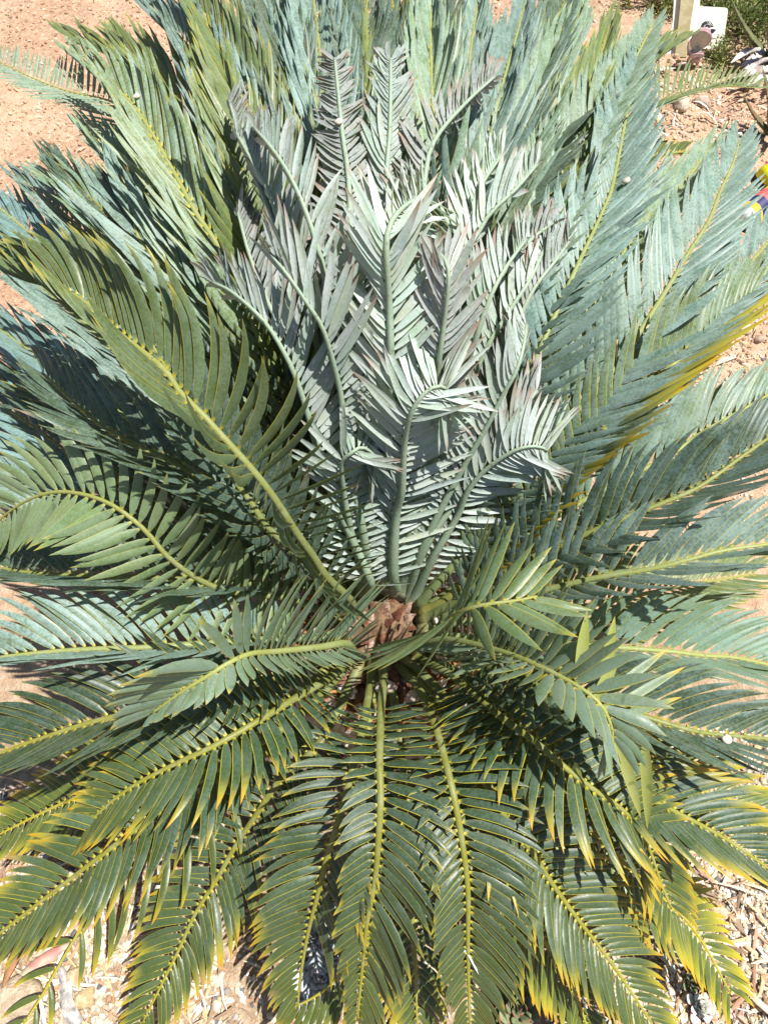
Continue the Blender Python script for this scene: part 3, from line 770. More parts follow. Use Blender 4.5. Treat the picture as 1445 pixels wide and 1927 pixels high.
gravel_cols = [(.62, .53, .38), (.70, .64, .54), (.55, .42, .25), (.40, .36, .33), (.16, .15, .15), (.60, .48, .36), (.76, .73, .68)]
sp = px_spots(5200, 1120, 1480, 1370, 1960, .0035, .0095) + px_spots(700, 880, 1150, 1560, 1960, .003, .008) \
    + px_spots(700, 1250, 1480, 560, 1000, .003, .010) + px_spots(2600, -30, 420, 1480, 1960, .003, .013) + px_spots(900, 420, 900, 1600, 1960, .003, .010) + px_spots(500, 1150, 1445, 150, 260, .004, .013)
scatter('gravel', sp, gravel_cols, M_STONE, 'pale cream and grey gravel strewn over the soil', 'gravel', weights=[.22, .22, .14, .13, .08, .13, .08])
soil_cols = [(.50, .32, .21), (.58, .40, .28), (.42, .25, .16), (.62, .47, .36), (.34, .20, .13)]
sp = px_spots(5200, -60, 420, -40, 700, .003, .010) + px_spots(4200, 1130, 1500, 100, 800, .003, .010) + px_spots(2200, -40, 700, 1480, 1960, .002, .008) \
    + px_spots(900, 400, 1150, -60, 60, .005, .012) + px_spots(900, 700, 1150, 1640, 1960, .002, .007)
scatter('soil_crumbs', sp, soil_cols, M_STONE, 'crumbs and small clods of reddish soil', 'soil')

def strips(name, spots, cols, label, cat):
    vs, fs, cs = [], [], []
    for i, (x, y, ln, wd) in enumerate(spots):
        a = RNG.uniform(0, 2 * math.pi); z = ground_z(x, y) + RNG.uniform(.002, .010)
        d = np.array((math.cos(a), math.sin(a), RNG.normal(0, .18))); w = np.array((-math.sin(a), math.cos(a), RNG.normal(0, .5)))
        bend = RNG.normal(0, .25)
        b0 = len(vs)
        for t, ww in ((0, .5), (.3, 1), (.7, .85), (1, .15)):
            c = np.array((x, y, z)) + d * ln * (t - .5) + w * ln * bend * (t - .5) ** 2 + np.array((0, 0, ln * .12 * (1 - (2 * t - 1) ** 2)))
            vs += [c - w * wd * ww * .5, c + np.array((0, 0, wd * .22)), c + w * wd * ww * .5]
        for q in range(3):
            k = b0 + q * 3
            fs += [(k, k + 1, k + 4, k + 3), (k + 1, k + 2, k + 5, k + 4)]
        c = np.array(cols[RNG.integers(len(cols))]) * RNG.uniform(.75, 1.15)
        cs += [(*c, 1)] * 12
    me = mesh_from(name, vs, fs, M_LITTER)
    at_ = me.attributes.new('pigment', 'FLOAT_COLOR', 'POINT')
    at_.data.foreach_set('color', np.asarray(cs, dtype=np.float32).ravel())
    return set_props(link(name, me), label, cat, kind='stuff')

def px_strips(n, x0, x1, y0, y1, l0, l1, w0, w1):
    out = []
    for _ in range(n):
        p = at(RNG.uniform(x0, x1), RNG.uniform(y0, y1), 0)
        out.append((p[0], p[1], RNG.uniform(l0, l1), RNG.uniform(w0, w1)))
    return out
straw = [(.56, .42, .28), (.66, .55, .42), (.42, .24, .14), (.52, .30, .20), (.72, .66, .58), (.30, .20, .13), (.60, .47, .25)]
sp = px_strips(330, 1130, 1470, 1560, 1960, .012, .075, .002, .008) + px_strips(420, -20, 420, 1480, 1960, .012, .08, .002, .007) \
    + px_strips(160, 420, 1130, 1500, 1960, .012, .06, .002, .007) + px_strips(140, 1200, 1470, 90, 260, .02, .10, .003, .010) \
    + px_strips(120, -20, 300, -20, 500, .01, .04, .0015, .004) + px_strips(70, 1300, 1470, 560, 760, .015, .06, .002, .006)
strips('leaf_litter', sp, straw, 'dry straw, twigs and curled dead leaf bits on the soil', 'litter')
sp = px_strips(330, 60, 300, 160, 240, .006, .02, .001, .002) + px_strips(150, -10, 220, 5, 60, .006, .02, .001, .003)
strips('dry_grass', sp, [(.30, .22, .12), (.42, .34, .22), (.5, .44, .36)], 'wisps of dead grass on the bare soil at the left', 'dry grass')

# ------------------------------------------------------------------ stones that stand out
def rock(px, py, size, c1, c2, label, seed, flat=.7, name='stone', rough=.18, pits=False):
    bm = bmesh.new(); bmesh.ops.create_icosphere(bm, subdivisions=3, radius=1.0)
    sx, sy, sz = size
    for v in bm.verts:
        n = noise.noise(v.co * 1.3 + Vector((seed * 7.1, 0, 0))) * rough * 1.6 + noise.noise(v.co * 4 + Vector((0, seed * 3.3, 0))) * rough * .5
        if pits: n -= max(0, noise.noise(v.co * 7 + Vector((seed, 0, 0)))) * .2
        v.co *= 1 + n
        v.co = Vector((v.co.x * sx, v.co.y * sy, v.co.z * sz))
    me = bpy.data.meshes.new(name); bm.to_mesh(me); bm.free()
    me.polygons.foreach_set('use_smooth', [True] * len(me.polygons))
    me.materials.append(mottled(name + '_surface', c1, c2, 70, .9, .15, .8, 190, .006))
    o = link(name, me)
    p = at(px, py, 0)
    o.location = (p[0], p[1], ground_z(p[0], p[1]) + sz * flat * .55)
    o.rotation_euler = (RNG.uniform(-.2, .2), RNG.uniform(-.2, .2), RNG.uniform(0, 6))
    return set_props(o, label, 'stone', 'stones on the soil')

rock(1255, 1738, (.030, .042, .026), (.52, .36, .25), (.64, .48, .36), 'largest rough tan stone beside the yellow-tipped frond at lower right', 1)
rock(1342, 1862, (.020, .026, .018), (.10, .035, .04), (.19, .08, .085), 'pitted maroon lava stone among the gravel at lower right', 2, rough=.15, pits=True)
rock(1352, 1712, (.020, .013, .012), (.60, .42, .26), (.70, .55, .40), 'small orange-tan pebble on the gravel above the yellow leaflets', 3)
rock(30, 1885, (.055, .04, .03), (.40, .30, .20), (.54, .44, .32), 'broad pale brown stone in the lower left corner', 4)
rock(163, 1878, (.018, .022, .018), (.46, .32, .16), (.62, .48, .30), 'ochre stone beside the grey driftwood at lower left', 5)
rock(146, 1835, (.022, .018, .014), (.38, .27, .16), (.55, .43, .28), 'brown stone just above the ochre one at lower left', 6)
rock(1278, 205, (.045, .03, .025), (.50, .36, .26), (.66, .55, .45), 'pinkish tan stone on the soil below the garden sign', 7)
rock(1320, 198, (.035, .028, .02), (.34, .24, .18), (.52, .40, .32), 'brown stone right of the pinkish one below the sign', 8)
rock(1230, 222, (.028, .022, .018), (.62, .55, .48), (.72, .66, .60), 'whitish stone at the soil edge below the feathery frond', 9)
rock(1395, 622, (.022, .03, .014), (.56, .40, .28), (.66, .52, .40), 'flat tan stone on the soil by the golden frond', 10)
rock(1425, 640, (.018, .014, .012), (.30, .22, .18), (.45, .34, .26), 'brown stone at the right edge by the golden frond', 11)

# ------------------------------------------------------------------ rosette succulents
def succ_material(name, c_in, c_out, c_rim):
    b = NB(name)
    uv = b.n('ShaderNodeAttribute', attribute_name='leaf_uv').outputs['Vector']
    su = b.n('ShaderNodeSeparateXYZ'); b.l(uv, su.inputs[0])
    au = b.math('ABSOLUTE', su.outputs[0])
    p = b.pos(); n1 = b.noise(60, 4, p)
    c = b.mix(b.step(n1, .35, .65), c_in, c_out)
    rim = b.math('MAXIMUM', b.step(au, .70, .99), b.step(su.outputs[1], .90, 1.0))
    c = b.mix(b.math('MULTIPLY', rim, .85), c, c_rim)
    return b.done(b.principled(c, .55, .3, b.bump(n1, .15, .003)).outputs[0])

def succ_leaf(mat, wide=.55, point=.2, thick=.16):
    """Fleshy spoon-shaped leaf one unit long, thick, with a small point."""
    rows = [(0, .25), (.25, .45), (.5, .8), (.72, 1.0), (.88, .82), (.96, .45), (1.0 + point * .2, .04)]
    vs, fs, uv = [], [], []
    ns = 8
    for i, (t, w) in enumerate(rows):
        for j in range(ns):
            a = 2 * math.pi * j / ns
            x = math.cos(a) * w * wide * .5
            zt = math.sin(a) * thick * .5 * (w ** .5)
            zc = .20 * t * t + .14 * (x / (wide * .5)) ** 2
            vs.append((x, t, zc + zt)); uv.append((math.cos(a) * min(1, .55 + w * .45), t, 0))
        if i:
            for j in range(ns):
                q = (i - 1) * ns
                fs.append((q + j, q + (j + 1) % ns, q + ns + (j + 1) % ns, q + ns + j))
    fs.append(tuple(range((len(rows) - 1) * ns, len(rows) * ns)))
    me = mesh_from('leaf', vs, fs, mat)
    a = me.attributes.new('leaf_uv', 'FLOAT_VECTOR', 'POINT')
    a.data.foreach_set('vector', np.asarray(uv, dtype=np.float32).ravel())
    return me

def rosette(px, py, rad, me, n, label, group=None, tilt=(0, 0), z=0.0, open_=1.0, name='succulent_rosette', cat='succulent'):
    p = at(px, py, z)
    o = empty(name, (p[0], p[1], ground_z(p[0], p[1]) + z * .6))
    o.rotation_euler = (tilt[0], tilt[1], RNG.uniform(0, 6))
    set_props(o, label, cat, group)
    for k in range(n):
        u = k / (n - 1)                       # 0 outer, 1 inner
        el = 0.15 + (1.30 - 0.25 * open_) * u ** 1.15
        ln = rad * (1.0 - 0.66 * u) * RNG.uniform(.92, 1.06)
        m = Matrix.Rotation(k * 2.39996, 4, 'Z') @ Matrix.Rotation(el, 4, 'X') @ Matrix.Scale(ln, 4)
        m.translation = (0, 0, rad * (.05 + .18 * u))
        l = link('leaf', me, o); l.matrix_local = m
    return o

SB = succ_leaf(succ_material('blue_succulent', (.38, .43, .47), (.54, .58, .60), (.46, .36, .36)), .62)
SG = succ_leaf(succ_material('pale_pink_succulent', (.46, .52, .44), (.60, .64, .57), (.52, .20, .26)), .60)
SD = succ_leaf(succ_material('green_red_succulent', (.13, .17, .08), (.22, .26, .14), (.28, .06, .06)), .66)
SP = succ_leaf(succ_material('pink_succulent', (.50, .34, .29), (.60, .44, .38), (.5, .22, .22)), .62)
blue_grp = 'blue-grey rosettes under the front fronds'
rosette(604, 1838, .060, SB, 30, 'largest blue-grey rosette, tightly coiled, in the clump under the front fronds', blue_grp, z=.04)
rosette(628, 1798, .050, SB, 24, 'open blue-grey rosette with pinkish rims just above the largest one', blue_grp, (.2, .1), z=.05)
rosette(660, 1797, .034, SB, 20, 'small blue-grey rosette right of the open one, by the yellow rachis', blue_grp, z=.05)
for px, py, r, lab in ((596, 1768, .045, 'blue-grey rosette at the left of the clump, beside the yellow frond rachis'), (612, 1738, .04, 'topmost blue-grey rosette of the clump under the front fronds'), (642, 1762, .04, 'blue-grey rosette at the upper right of the clump, under dark leaflets'),
                       (572, 1812, .045, 'leftmost blue-grey rosette, half under the leaflets left of the yellow rachis'), (655, 1838, .045, 'blue-grey rosette right of the largest one, behind hanging yellow leaflets'), (590, 1888, .05, 'lowest blue-grey rosette of the clump, nearest the bottom edge')):
    rosette(px, py, r, SB, 16, lab, blue_grp, (RNG.normal(0, .2), RNG.normal(0, .2)), z=RNG.uniform(.0, .04))
pg = 'pink-rimmed rosettes in the gravel'
rosette(1262, 1802, .030, SG, 18, 'pale mint rosette with pink rims nearest the tan stone', pg)
rosette(1315, 1893, .036, SG, 20, 'pale mint rosette with pink rims at the bottom, below the maroon stone', pg)
rosette(1300, 1850, .030, SD, 14, 'shaded olive-green rosette left of the maroon stone', pg)
rosette(1388, 1904, .018, SP, 16, 'tiny pink rosette in the litter near the lower right corner', pg)
rosette(1330, 1812, .016, SP, 14, 'tiny pinkish rosette between the yellow-green buds and the straw', pg)
rosette(972, 1895, .060, SD, 20, 'dark green rosette with red leaf rims at the bottom between the fronds', pg, z=.02)
rosette(940, 1915, .045, SD, 16, 'green rosette with red rims at the bottom, left of the darker one', pg)
rosette(985, 1868, .035, SB, 16, 'small blue-grey rosette above the dark red-rimmed one', pg)

# round yellow-green succulent buds next to the tan stone
M_BUD = mottled('pale_bud', (.58, .56, .22), (.66, .62, .32), 40, .5, .35, .1, 90, .003)
for px, py, r, lab in ((1283, 1755, .0125, 'uppermost pale yellow-green succulent bead touching the tan stone'), (1302, 1768, .0145, 'roundest and palest yellow-green succulent bead beside the thin rachis'), (1284, 1775, .011, 'lowest yellow-green succulent bead of the three by the tan stone')):
    bm = bmesh.new(); bmesh.ops.create_uvsphere(bm, u_segments=16, v_segments=10, radius=r)
    for v in bm.verts:
        v.co.z *= .85
        v.co.x *= 1 - .10 * abs(v.co.y) / r
        if abs(v.co.x) < r * .12 and v.co.z > 0: v.co.z -= r * .10
    me = bpy.data.meshes.new('succulent_bead'); bm.to_mesh(me); bm.free(); me.materials.append(M_BUD)
    me.polygons.foreach_set('use_smooth', [True] * len(me.polygons))
    o = link('succulent_bead', me); p = at(px, py, .012); o.location = (p[0], p[1], ground_z(p[0], p[1]) + r * .8)
    set_props(o, lab, 'succulent', 'yellow-green succulent beads')

# ------------------------------------------------------------------ fallen pieces
def ribbon(name, pts, widths, mat, label, cat, group=None, thick=.004, twist=0.0):
    """A long curved strip with real thickness through 3D points."""
    C, ln = catmull([np.array(p, float) for p in pts], 14)
    T = np.gradient(C, axis=0); T /= np.linalg.norm(T, axis=1)[:, None]
    vs, fs = [], []
    for i in range(14):
        s = i / 13
        up = rot(np.array((0, 0, 1.0)), T[i], twist * s)
        W = nrm(np.cross(T[i], up)); B = np.cross(W, T[i])
        w = float(np.interp(s, np.linspace(0, 1, len(widths)), widths)) * .5
        th = thick * (.4 + .6 * min(1, w / max(widths) * 2))
        for x, y in ((-1, .35), (0, 0), (1, .35), (.9, .35 - th / max(w, 1e-4) * .5), (0, -th / max(w, 1e-4)), (-.9, .35 - th / max(w, 1e-4) * .5)):
            vs.append(C[i] + W * w * x + B * w * y)
        if i:
            q = (i - 1) * 6
            for j in range(6):
                fs.append((q + j, q + (j + 1) % 6, q + 6 + (j + 1) % 6, q + 6 + j))
    fs += [tuple(range(6))[::-1], tuple(range(13 * 6, 14 * 6))]
    o = link(name, mesh_from(name, vs, fs, mat))
    return set_props(o, label, cat, group)

M_ALOELEAF = mottled('fallen_succulent_leaf', (.44, .50, .30), (.52, .42, .30), 18, .6, .3, .2, 90, .004, c3=(.46, .20, .18), s3=14)
M_DRIFT = mottled('weathered_wood', (.30, .28, .26), (.52, .49, .46), 60, .9, .1, .7, 120, .006, c3=(.10, .085, .07), s3=25)
M_BROWN = mottled('dry_brown_leaf', (.34, .15, .075), (.45, .24, .13), 30, .75, .2, .3, 120, .004)
M_TAN = mottled('dry_tan_leaf', (.56, .40, .29), (.64, .50, .39), 30, .75, .2, .3, 120, .004)
ribbon('fallen_leaf', [at(25, 1850, .01), at(75, 1812, .03), at(140, 1772, .012)], (.004, .02, .022, .003), M_ALOELEAF, 'long pale green leaf with a red streak lying at lower left', 'leaf', thick=.005)
ribbon('driftwood', [at(112, 1820, .008), at(125, 1850, .02), at(128, 1890, .022), at(146, 1930, .015)], (.012, .022, .026, .03), M_DRIFT, 'silver-grey weathered wood beside the ochre stone at lower left', 'wood', thick=.018)
ribbon('dry_leaf', [at(5, 1860, .03), at(30, 1800, .06), at(60, 1752, .1)], (.004, .02, .024, .018), M_BROWN, 'coppery brown dead leaflets at the left edge under the front frond', 'dry leaf', 'dry brown leaves')
ribbon('dry_leaf', [at(1340, 1660, .02), at(1385, 1670, .02), at(1440, 1690, .02)], (.002, .006, .002), M_TAN, 'thin tan dry leaf lying across the gravel above the yellow leaflets', 'dry leaf', 'dry brown leaves')
ribbon('dry_leaf', [at(1385, 1840, .015), at(1420, 1880, .02), at(1460, 1915, .02)], (.003, .012, .012), M_TAN, 'curled pinkish tan dry leaf at the lower right corner', 'dry leaf', 'dry brown leaves')
ribbon('dry_leaf', [at(1000, 1800, .03), at(1020, 1860, .03), at(1060, 1935, .02)], (.003, .014, .012), M_BROWN, 'dark brown dead leaf hanging at the bottom between the fronds', 'dry leaf', 'dry brown leaves')
ribbon('dry_leaf', [at(1340, 690, .015), at(1360, 678, .018), at(1385, 672, .012)], (.004, .022, .003), M_TAN, 'tan fallen leaf on the soil below the golden frond tip', 'dry leaf', 'dry brown leaves')
ribbon('dry_leaf', [at(1398, 1085, .3), at(1420, 1092, .3), at(1450, 1100, .29)], (.003, .014, .012), M_TAN, 'pale papery dead leaf caught among fronds at the right edge', 'dry leaf', 'dry brown leaves')
M_WHITE = mottled('white_tie', (.74, .73, .70), (.80, .79, .77), 60, .6, .3, .1, 90, .002)
ribbon('plant_tie', [at(862, 1800, .36), at(876, 1790, .375), at(898, 1828, .35), at(926, 1866, .30)], (.0022, .0026, .0026, .002), M_WHITE, 'thin white plastic tie hooked over the rachis of the front centre frond', 'tie', thick=.002)

# ------------------------------------------------------------------ snails on the fronds
M_SHELL = mottled('snail_shell', (.62, .50, .42), (.72, .63, .55), 120, .45, .4, .2, 300, .001)
def shell_mesh():
    vs, fs = [], []
    nt, ns = 46, 8
    for i in range(nt):
        t = i / (nt - 1); a = t * 2.7 * 2 * math.pi
        R_ = .08 + .55 * t ** 1.3; rr = .06 + .46 * t ** 1.3
        c = Vector((math.cos(a) * R_, math.sin(a) * R_, .55 * (1 - t)))
        e = Vector((math.cos(a), math.sin(a), 0))
        for j in range(ns):
            b = 2 * math.pi * j / ns
            vs.append(c + e * math.cos(b) * rr + Vector((0, 0, 1)) * math.sin(b) * rr)
        if i:
            q = (i - 1) * ns
            for j in range(ns): fs.append((q + j, q + (j + 1) % ns, q + ns + (j + 1) % ns, q + ns + j))
    fs += [tuple(range(ns))[::-1], tuple(range((nt - 1) * ns, nt * ns))]
    return mesh_from('snail', vs, fs, M_SHELL)
SHELL = shell_mesh()
def snail(px, py, z, r, label):
    # rests on the nearest leaf or rachis under that point of the picture
    d = Vector(at(px, py, z)) - Vector(CAMP)
    hit = None
    dg = bpy.context.evaluated_depsgraph_get()
    ok, loc, nor, *_ = SC.ray_cast(dg, Vector(CAMP), d.normalized())
    if not ok: loc, nor = Vector(at(px, py, z)), Vector((0, 0, 1))
    if nor.dot(d) > 0: nor = -nor
    o = link('snail', SHELL)
    o.scale = (r, r, r)
    o.rotation_euler = nor.to_track_quat('Z', 'Y').to_euler()
    o.location = loc + nor * r * .45
    set_props(o, label, 'snail', 'snails resting on the fronds')
bpy.context.view_layer.update()
snail(822, 1171, .75, .0075, 'pale pinkish snail on the olive frond rising right of the crown')
snail(1365, 1395, .56, .0088, 'large cream snail on the rachis of the dark frond at the right edge')
snail(640, 233, 1.0, .0070, 'pinkish snail at the base of the mauve young frond at the top')
snail(260, 184, .84, .0070, 'white snail on the long yellow-green frond at upper left')
snail(1180, 344, .83, .0085, 'cream snail on the bluish fronds at upper right')
snail(438, 258, .9, .0065, 'small white snail at the upper left of the silvery young fronds')

# ------------------------------------------------------------------ garden sign
def plane_pt(px, py, P0, n):
    d = CAMF + CAMR * ((px - PW / 2) / FPX) - CAMU * ((py - PH / 2) / FPX)
    return CAMP + d * (((P0 - CAMP) @ n) / (d @ n))
SIGN_P = at(1315, 108, 0.0); SIGN_N = nrm(np.array((-.12, -.80, .58)))
def panel(name, pix, depth, off, mat, parent, smooth=False):
    """Flat-faced board of real thickness; its outline lies on the sign's plane."""
    pts = [plane_pt(x, y, SIGN_P, SIGN_N) + SIGN_N * off - SO for x, y in pix]
    n = len(pts)
    vs = pts + [p - SIGN_N * depth for p in pts]
    fs = [tuple(range(n)), tuple(range(2 * n - 1, n - 1, -1))] + [(i, i + n, (i + 1) % n + n, (i + 1) % n) for i in range(n)]
    return link(name, mesh_from(name, vs, fs, mat, smooth), parent)
M_PLAQUE = mottled('plaque_white', (.74, .72, .60), (.80, .78, .66), 12, .5, .35, .05, 60, .002)
M_STAKE = mottled('stake_wood', (.36, .31, .17), (.46, .40, .24), 30, .8, .2, .4, 100, .004)
M_INK = mottled('navy_ink', (.012, .016, .04), (.02, .024, .05), 50, .5, .3, .05, 90, .001)
M_GREYINK = mottled('grey_ink', (.25, .26, .27), (.32, .33, .33), 50, .5, .3, .05, 90, .001)
SO = np.array((SIGN_P[0], SIGN_P[1], ground_z(SIGN_P[0], SIGN_P[1])))
sign = empty('garden_sign', SO)
set_props(sign, 'cream garden sign with navy sunburst logo on a tan stake at upper right', 'sign')
panel('backing_board', [(1252, 108), (1266, 40), (1271, -40), (1321, -40), (1316, 16), (1300, 66), (1290, 108)], .012, -.006, M_PLAQUE, sign)
panel('stake', [(1268, 108), (1274, 50), (1283, -40), (1308, -40), (1304, 4), (1297, 50), (1290, 108)], .02, .012, M_STAKE, sign)
rc = [(1296, 12), (1315, 12)] + [(1362, 14.5), (1366, 15.5), (1368, 18), (1368.5, 22)] + [(1359, 86), (1353, 92), (1300, 92), (1292, 86)]
plq = panel('plaque', rc, .010, .004, M_PLAQUE, sign)
for i in range(11):           # sunburst rays
    a = R(10 + 16.2 * i)
    cx, cy, r0, r1 = 1329.5, 51.5, 6.2, 12.0
    ca, sa = math.cos(a), math.sin(a)
    w = .75
    pts = [(cx + ca * r0 - sa * w * .5, cy - sa * r0 - ca * w * .5), (cx + ca * r1 - sa * w, cy - sa * r1 - ca * w), (cx + ca * r1 + sa * w, cy - sa * r1 + ca * w), (cx + ca * r0 + sa * w * .5, cy - sa * r0 + ca * w * .5)]
    panel('logo_ray', pts[::-1], .002, .006, M_INK, plq)
arc = [(1329.5 + 5.2 * math.cos(R(a)), 52 - 5.4 * math.sin(R(a))) for a in range(0, 181, 20)] + [(1329.5 + 2.6 * math.cos(R(a)), 52 - 2.4 * math.sin(R(a))) for a in range(180, -1, -20)]
panel('logo_arch', arc[::-1], .002, .006, M_INK, plq)
panel('logo_leaf', [(1327.5, 64.5), (1329, 59), (1334, 55.5), (1340, 54.6), (1346, 56.5), (1342, 61), (1336, 64.3), (1331, 65.2)][::-1], .002, .006, M_INK, plq)
x = 1327.0
while x < 1347:
    w = RNG.uniform(.5, 1.1)
    panel('lettering', [(x, 71.7), (x + w, 71.8), (x + w, 73.4), (x, 73.3)][::-1], .001, .0055, M_GREYINK, plq)
    x += w + .55

# paddle plant with pink-rimmed leaves in front of the sign
def paddle_leaf(mat, w, h):
    vs, fs, uv = [], [], []
    rows = [(0, .12), (.12, .35), (.3, .75), (.5, .97), (.7, 1.0), (.86, .8), (.95, .5), (1, .08)]
    for i, (t, ww) in enumerate(rows):
        for j in range(10):
            a = 2 * math.pi * j / 10
            vs.append((math.cos(a) * w * ww * .5, math.sin(a) * .006 * (.4 + ww) - .02 * t * t, t * h)); uv.append((math.cos(a), t, 0))
        if i:
            q = (i - 1) * 10
            for j in range(10): fs.append((q + j, q + (j + 1) % 10, q + 10 + (j + 1) % 10, q + 10 + j))
    fs.append(tuple(range(70, 80)))
    me = mesh_from('leaf', vs, fs, mat)
    a = me.attributes.new('leaf_uv', 'FLOAT_VECTOR', 'POINT'); a.data.foreach_set('vector', np.asarray(uv, dtype=np.float32).ravel())
    return me
M_PADDLE = succ_material('paddle_leaf', (.42, .42, .33), (.52, .48, .40), (.55, .24, .32))
pp = at(1293, 114, 0)
pad = empty('paddle_plant', (pp[0], pp[1] - .04, ground_z(pp[0], pp[1])))
set_props(pad, 'paddle plant with fleshy pink-rimmed leaves in front of the cream sign', 'succulent')
PL = paddle_leaf(M_PADDLE, .075, .10)
for dx, dz, rz, rx, s in ((0, .05, .2, -.05, 1.05), (.012, .055, -.35, .1, 1.0), (.0, .0, .1, .35, .85), (-.02, .0, 1.2, .5, .8), (.03, .0, -1.2, .5, .8), (0, .02, 3.0, .3, .85), (-.06, -.005, .5, .7, .6)):
    l = link('leaf', PL, pad)
    m = Matrix.Rotation(rz, 4, 'Z') @ Matrix.Rotation(rx, 4, 'X') @ Matrix.Scale(s, 4); m.translation = (dx, 0, dz); l.matrix_local = m
stv = [(math.cos(a) * .012, math.sin(a) * .012, z) for z in (0, .08) for a in np.linspace(0, 2 * math.pi, 8, endpoint=False)]
link('stem', mesh_from('stem', stv, [(j, (j + 1) % 8, 8 + (j + 1) % 8, 8 + j) for j in range(8)] + [tuple(range(8, 16))], M_PADDLE), pad)

# ------------------------------------------------------------------ shrubs with tiny leaves
def foliage_material(name, c1, c2):
    b = NB(name)
    col = b.n('ShaderNodeAttribute', attribute_name='pigment').outputs['Color']
    pr = b.principled(col, .5, .35)
    tr = b.n('ShaderNodeBsdfTranslucent'); b.l(col, tr.inputs['Color'])
    mx = b.n('ShaderNodeMixShader'); mx.inputs[0].default_value = .25
    b.l(pr.outputs[0], mx.inputs[1]); b.l(tr.outputs[0], mx.inputs[2])
    return b.done(mx.outputs[0])
M_FOL = foliage_material('shrub_leaves', None, None)
M_STEM = mottled('shrub_stem', (.16, .12, .07), (.25, .19, .12), 60, .9, .1, .4, 100, .003)
M_PINK = mottled('pink_petal', (.55, .14, .34), (.65, .25, .45), 60, .6, .2, .1, 90, .002)
def shrub(px, py, rx, ry, rz, n, label, cols, leaf=.016, flowers=0):
    p = at(px, py, 0); gz = ground_z(p[0], p[1])
    o = empty('shrub', (p[0], p[1], gz)); set_props(o, label, 'shrub', 'small-leaved shrubs behind the cycad')
    vs, fs, cs = [], [], []
    tips = []
    for k in range(max(8, n // 60)):
        d = nrm(RNG.normal(size=3)); d[2] = abs(d[2]) * .9 + .1
        q = d * RNG.uniform(.55, 1.0) ** .5 * np.array((rx, ry, rz))
        tips.append(q)
    for k in range(n):
        t = tips[RNG.integers(len(tips))]
        s = RNG.uniform(.45, 1.05)
        c = t * s + RNG.normal(0, .018, 3); c[2] = max(c[2], .008)
        d = nrm(nrm(t) + RNG.normal(0, .6, 3) + (0, 0, .3)); w = nrm(np.cross(d, RNG.normal(size=3)))
        ln = leaf * RNG.uniform(.6, 1.2); b0 = len(vs); nn = np.cross(d, w) * ln * .12
        vs += [c, c + d * ln * .5 - w * ln * .28 + nn, c + d * ln, c + d * ln * .5 + w * ln * .28 + nn, c + d * ln * .5]
        fs += [(b0, b0 + 1, b0 + 4), (b0 + 1, b0 + 2, b0 + 4), (b0 + 2, b0 + 3, b0 + 4), (b0 + 3, b0, b0 + 4)]
        col = np.array(cols[RNG.integers(len(cols))]) * RNG.uniform(.7, 1.25)
        cs += [(*col, 1)] * 5
    me = mesh_from('foliage', vs, fs, M_FOL)
    a = me.attributes.new('pigment', 'FLOAT_COLOR', 'POINT'); a.data.foreach_set('color', np.asarray(cs, dtype=np.float32).ravel())
    f = link('foliage', me, o); f['kind'] = 'stuff'
    sv, sf = [], []
    for t in tips[:30]:
        b0 = len(sv); sd = nrm(np.cross(t, (0.3, .7, .2)))
        se = nrm(np.cross(t, sd))
        for q in (0, .5, 1):
            for j in range(4):
                aa = j * math.pi / 2; sv.append(t * q * .95 + (sd * math.cos(aa) + se * math.sin(aa)) * .0035 * (1.2 - q))
        for q in range(2):
            for j in range(4): sf.append((b0 + q * 4 + j, b0 + q * 4 + (j + 1) % 4, b0 + q * 4 + 4 + (j + 1) % 4, b0 + q * 4 + 4 + j))
    s_ = link('stems', mesh_from('stems', sv, sf, M_STEM), o); s_['kind'] = 'stuff'
    for k in range(flowers):
        t = tips[k] * 1.06
        fv, ff = [], []
        for j in range(5):
            a0 = 2 * math.pi * j / 5
            b0 = len(fv)
            fv += [(0, 0, 0), (math.cos(a0 - .4) * .007, math.sin(a0 - .4) * .007, .004), (math.cos(a0) * .011, math.sin(a0) * .011, .005), (math.cos(a0 + .4) * .007, math.sin(a0 + .4) * .007, .004)]
            ff.append((b0, b0 + 1, b0 + 2, b0 + 3))
        l = link('flower', mesh_from('flower', fv, ff, M_PINK), o); l.location = t
    return o
lime = [(.17, .24, .05), (.24, .30, .09), (.10, .16, .04), (.30, .34, .14)]
shrub(1392, 62, .20, .16, .20, 3000, 'bright green small-leaved shrub with pink flowers right of the sign', lime, flowers=6)
shrub(1345, 12, .20, .15, .18, 2200, 'green shrub directly behind the top of the cream sign', lime, flowers=0)
shrub(1222, 16, .20, .14, .14, 1800, 'yellowish green shrub left of the sign stake at the top edge', [(.22, .25, .06), (.30, .30, .09), (.14, .17, .05)])
shrub(1350, 116, .07, .06, .09, 900, 'small lime green bushy plant at the foot of the sign', [(.28, .33, .10), (.36, .38, .16), (.2, .26, .07)], leaf=.013)
shrub(905, 1412, .05, .05, .06, 260, 'tiny green weed growing beside the cycad trunk', [(.10, .20, .05), (.16, .26, .08)], leaf=.010)
shrub(668, 1770, .05, .05, .05, 260, 'fine pale green creeping weed beside the blue rosettes', [(.2, .26, .12), (.28, .32, .18)], leaf=.008)
shrub(1180, 1385, .05, .05, .03, 200, 'low green weed in the shade right of the cycad trunk', [(.10, .20, .05), (.16, .26, .08)], leaf=.010)

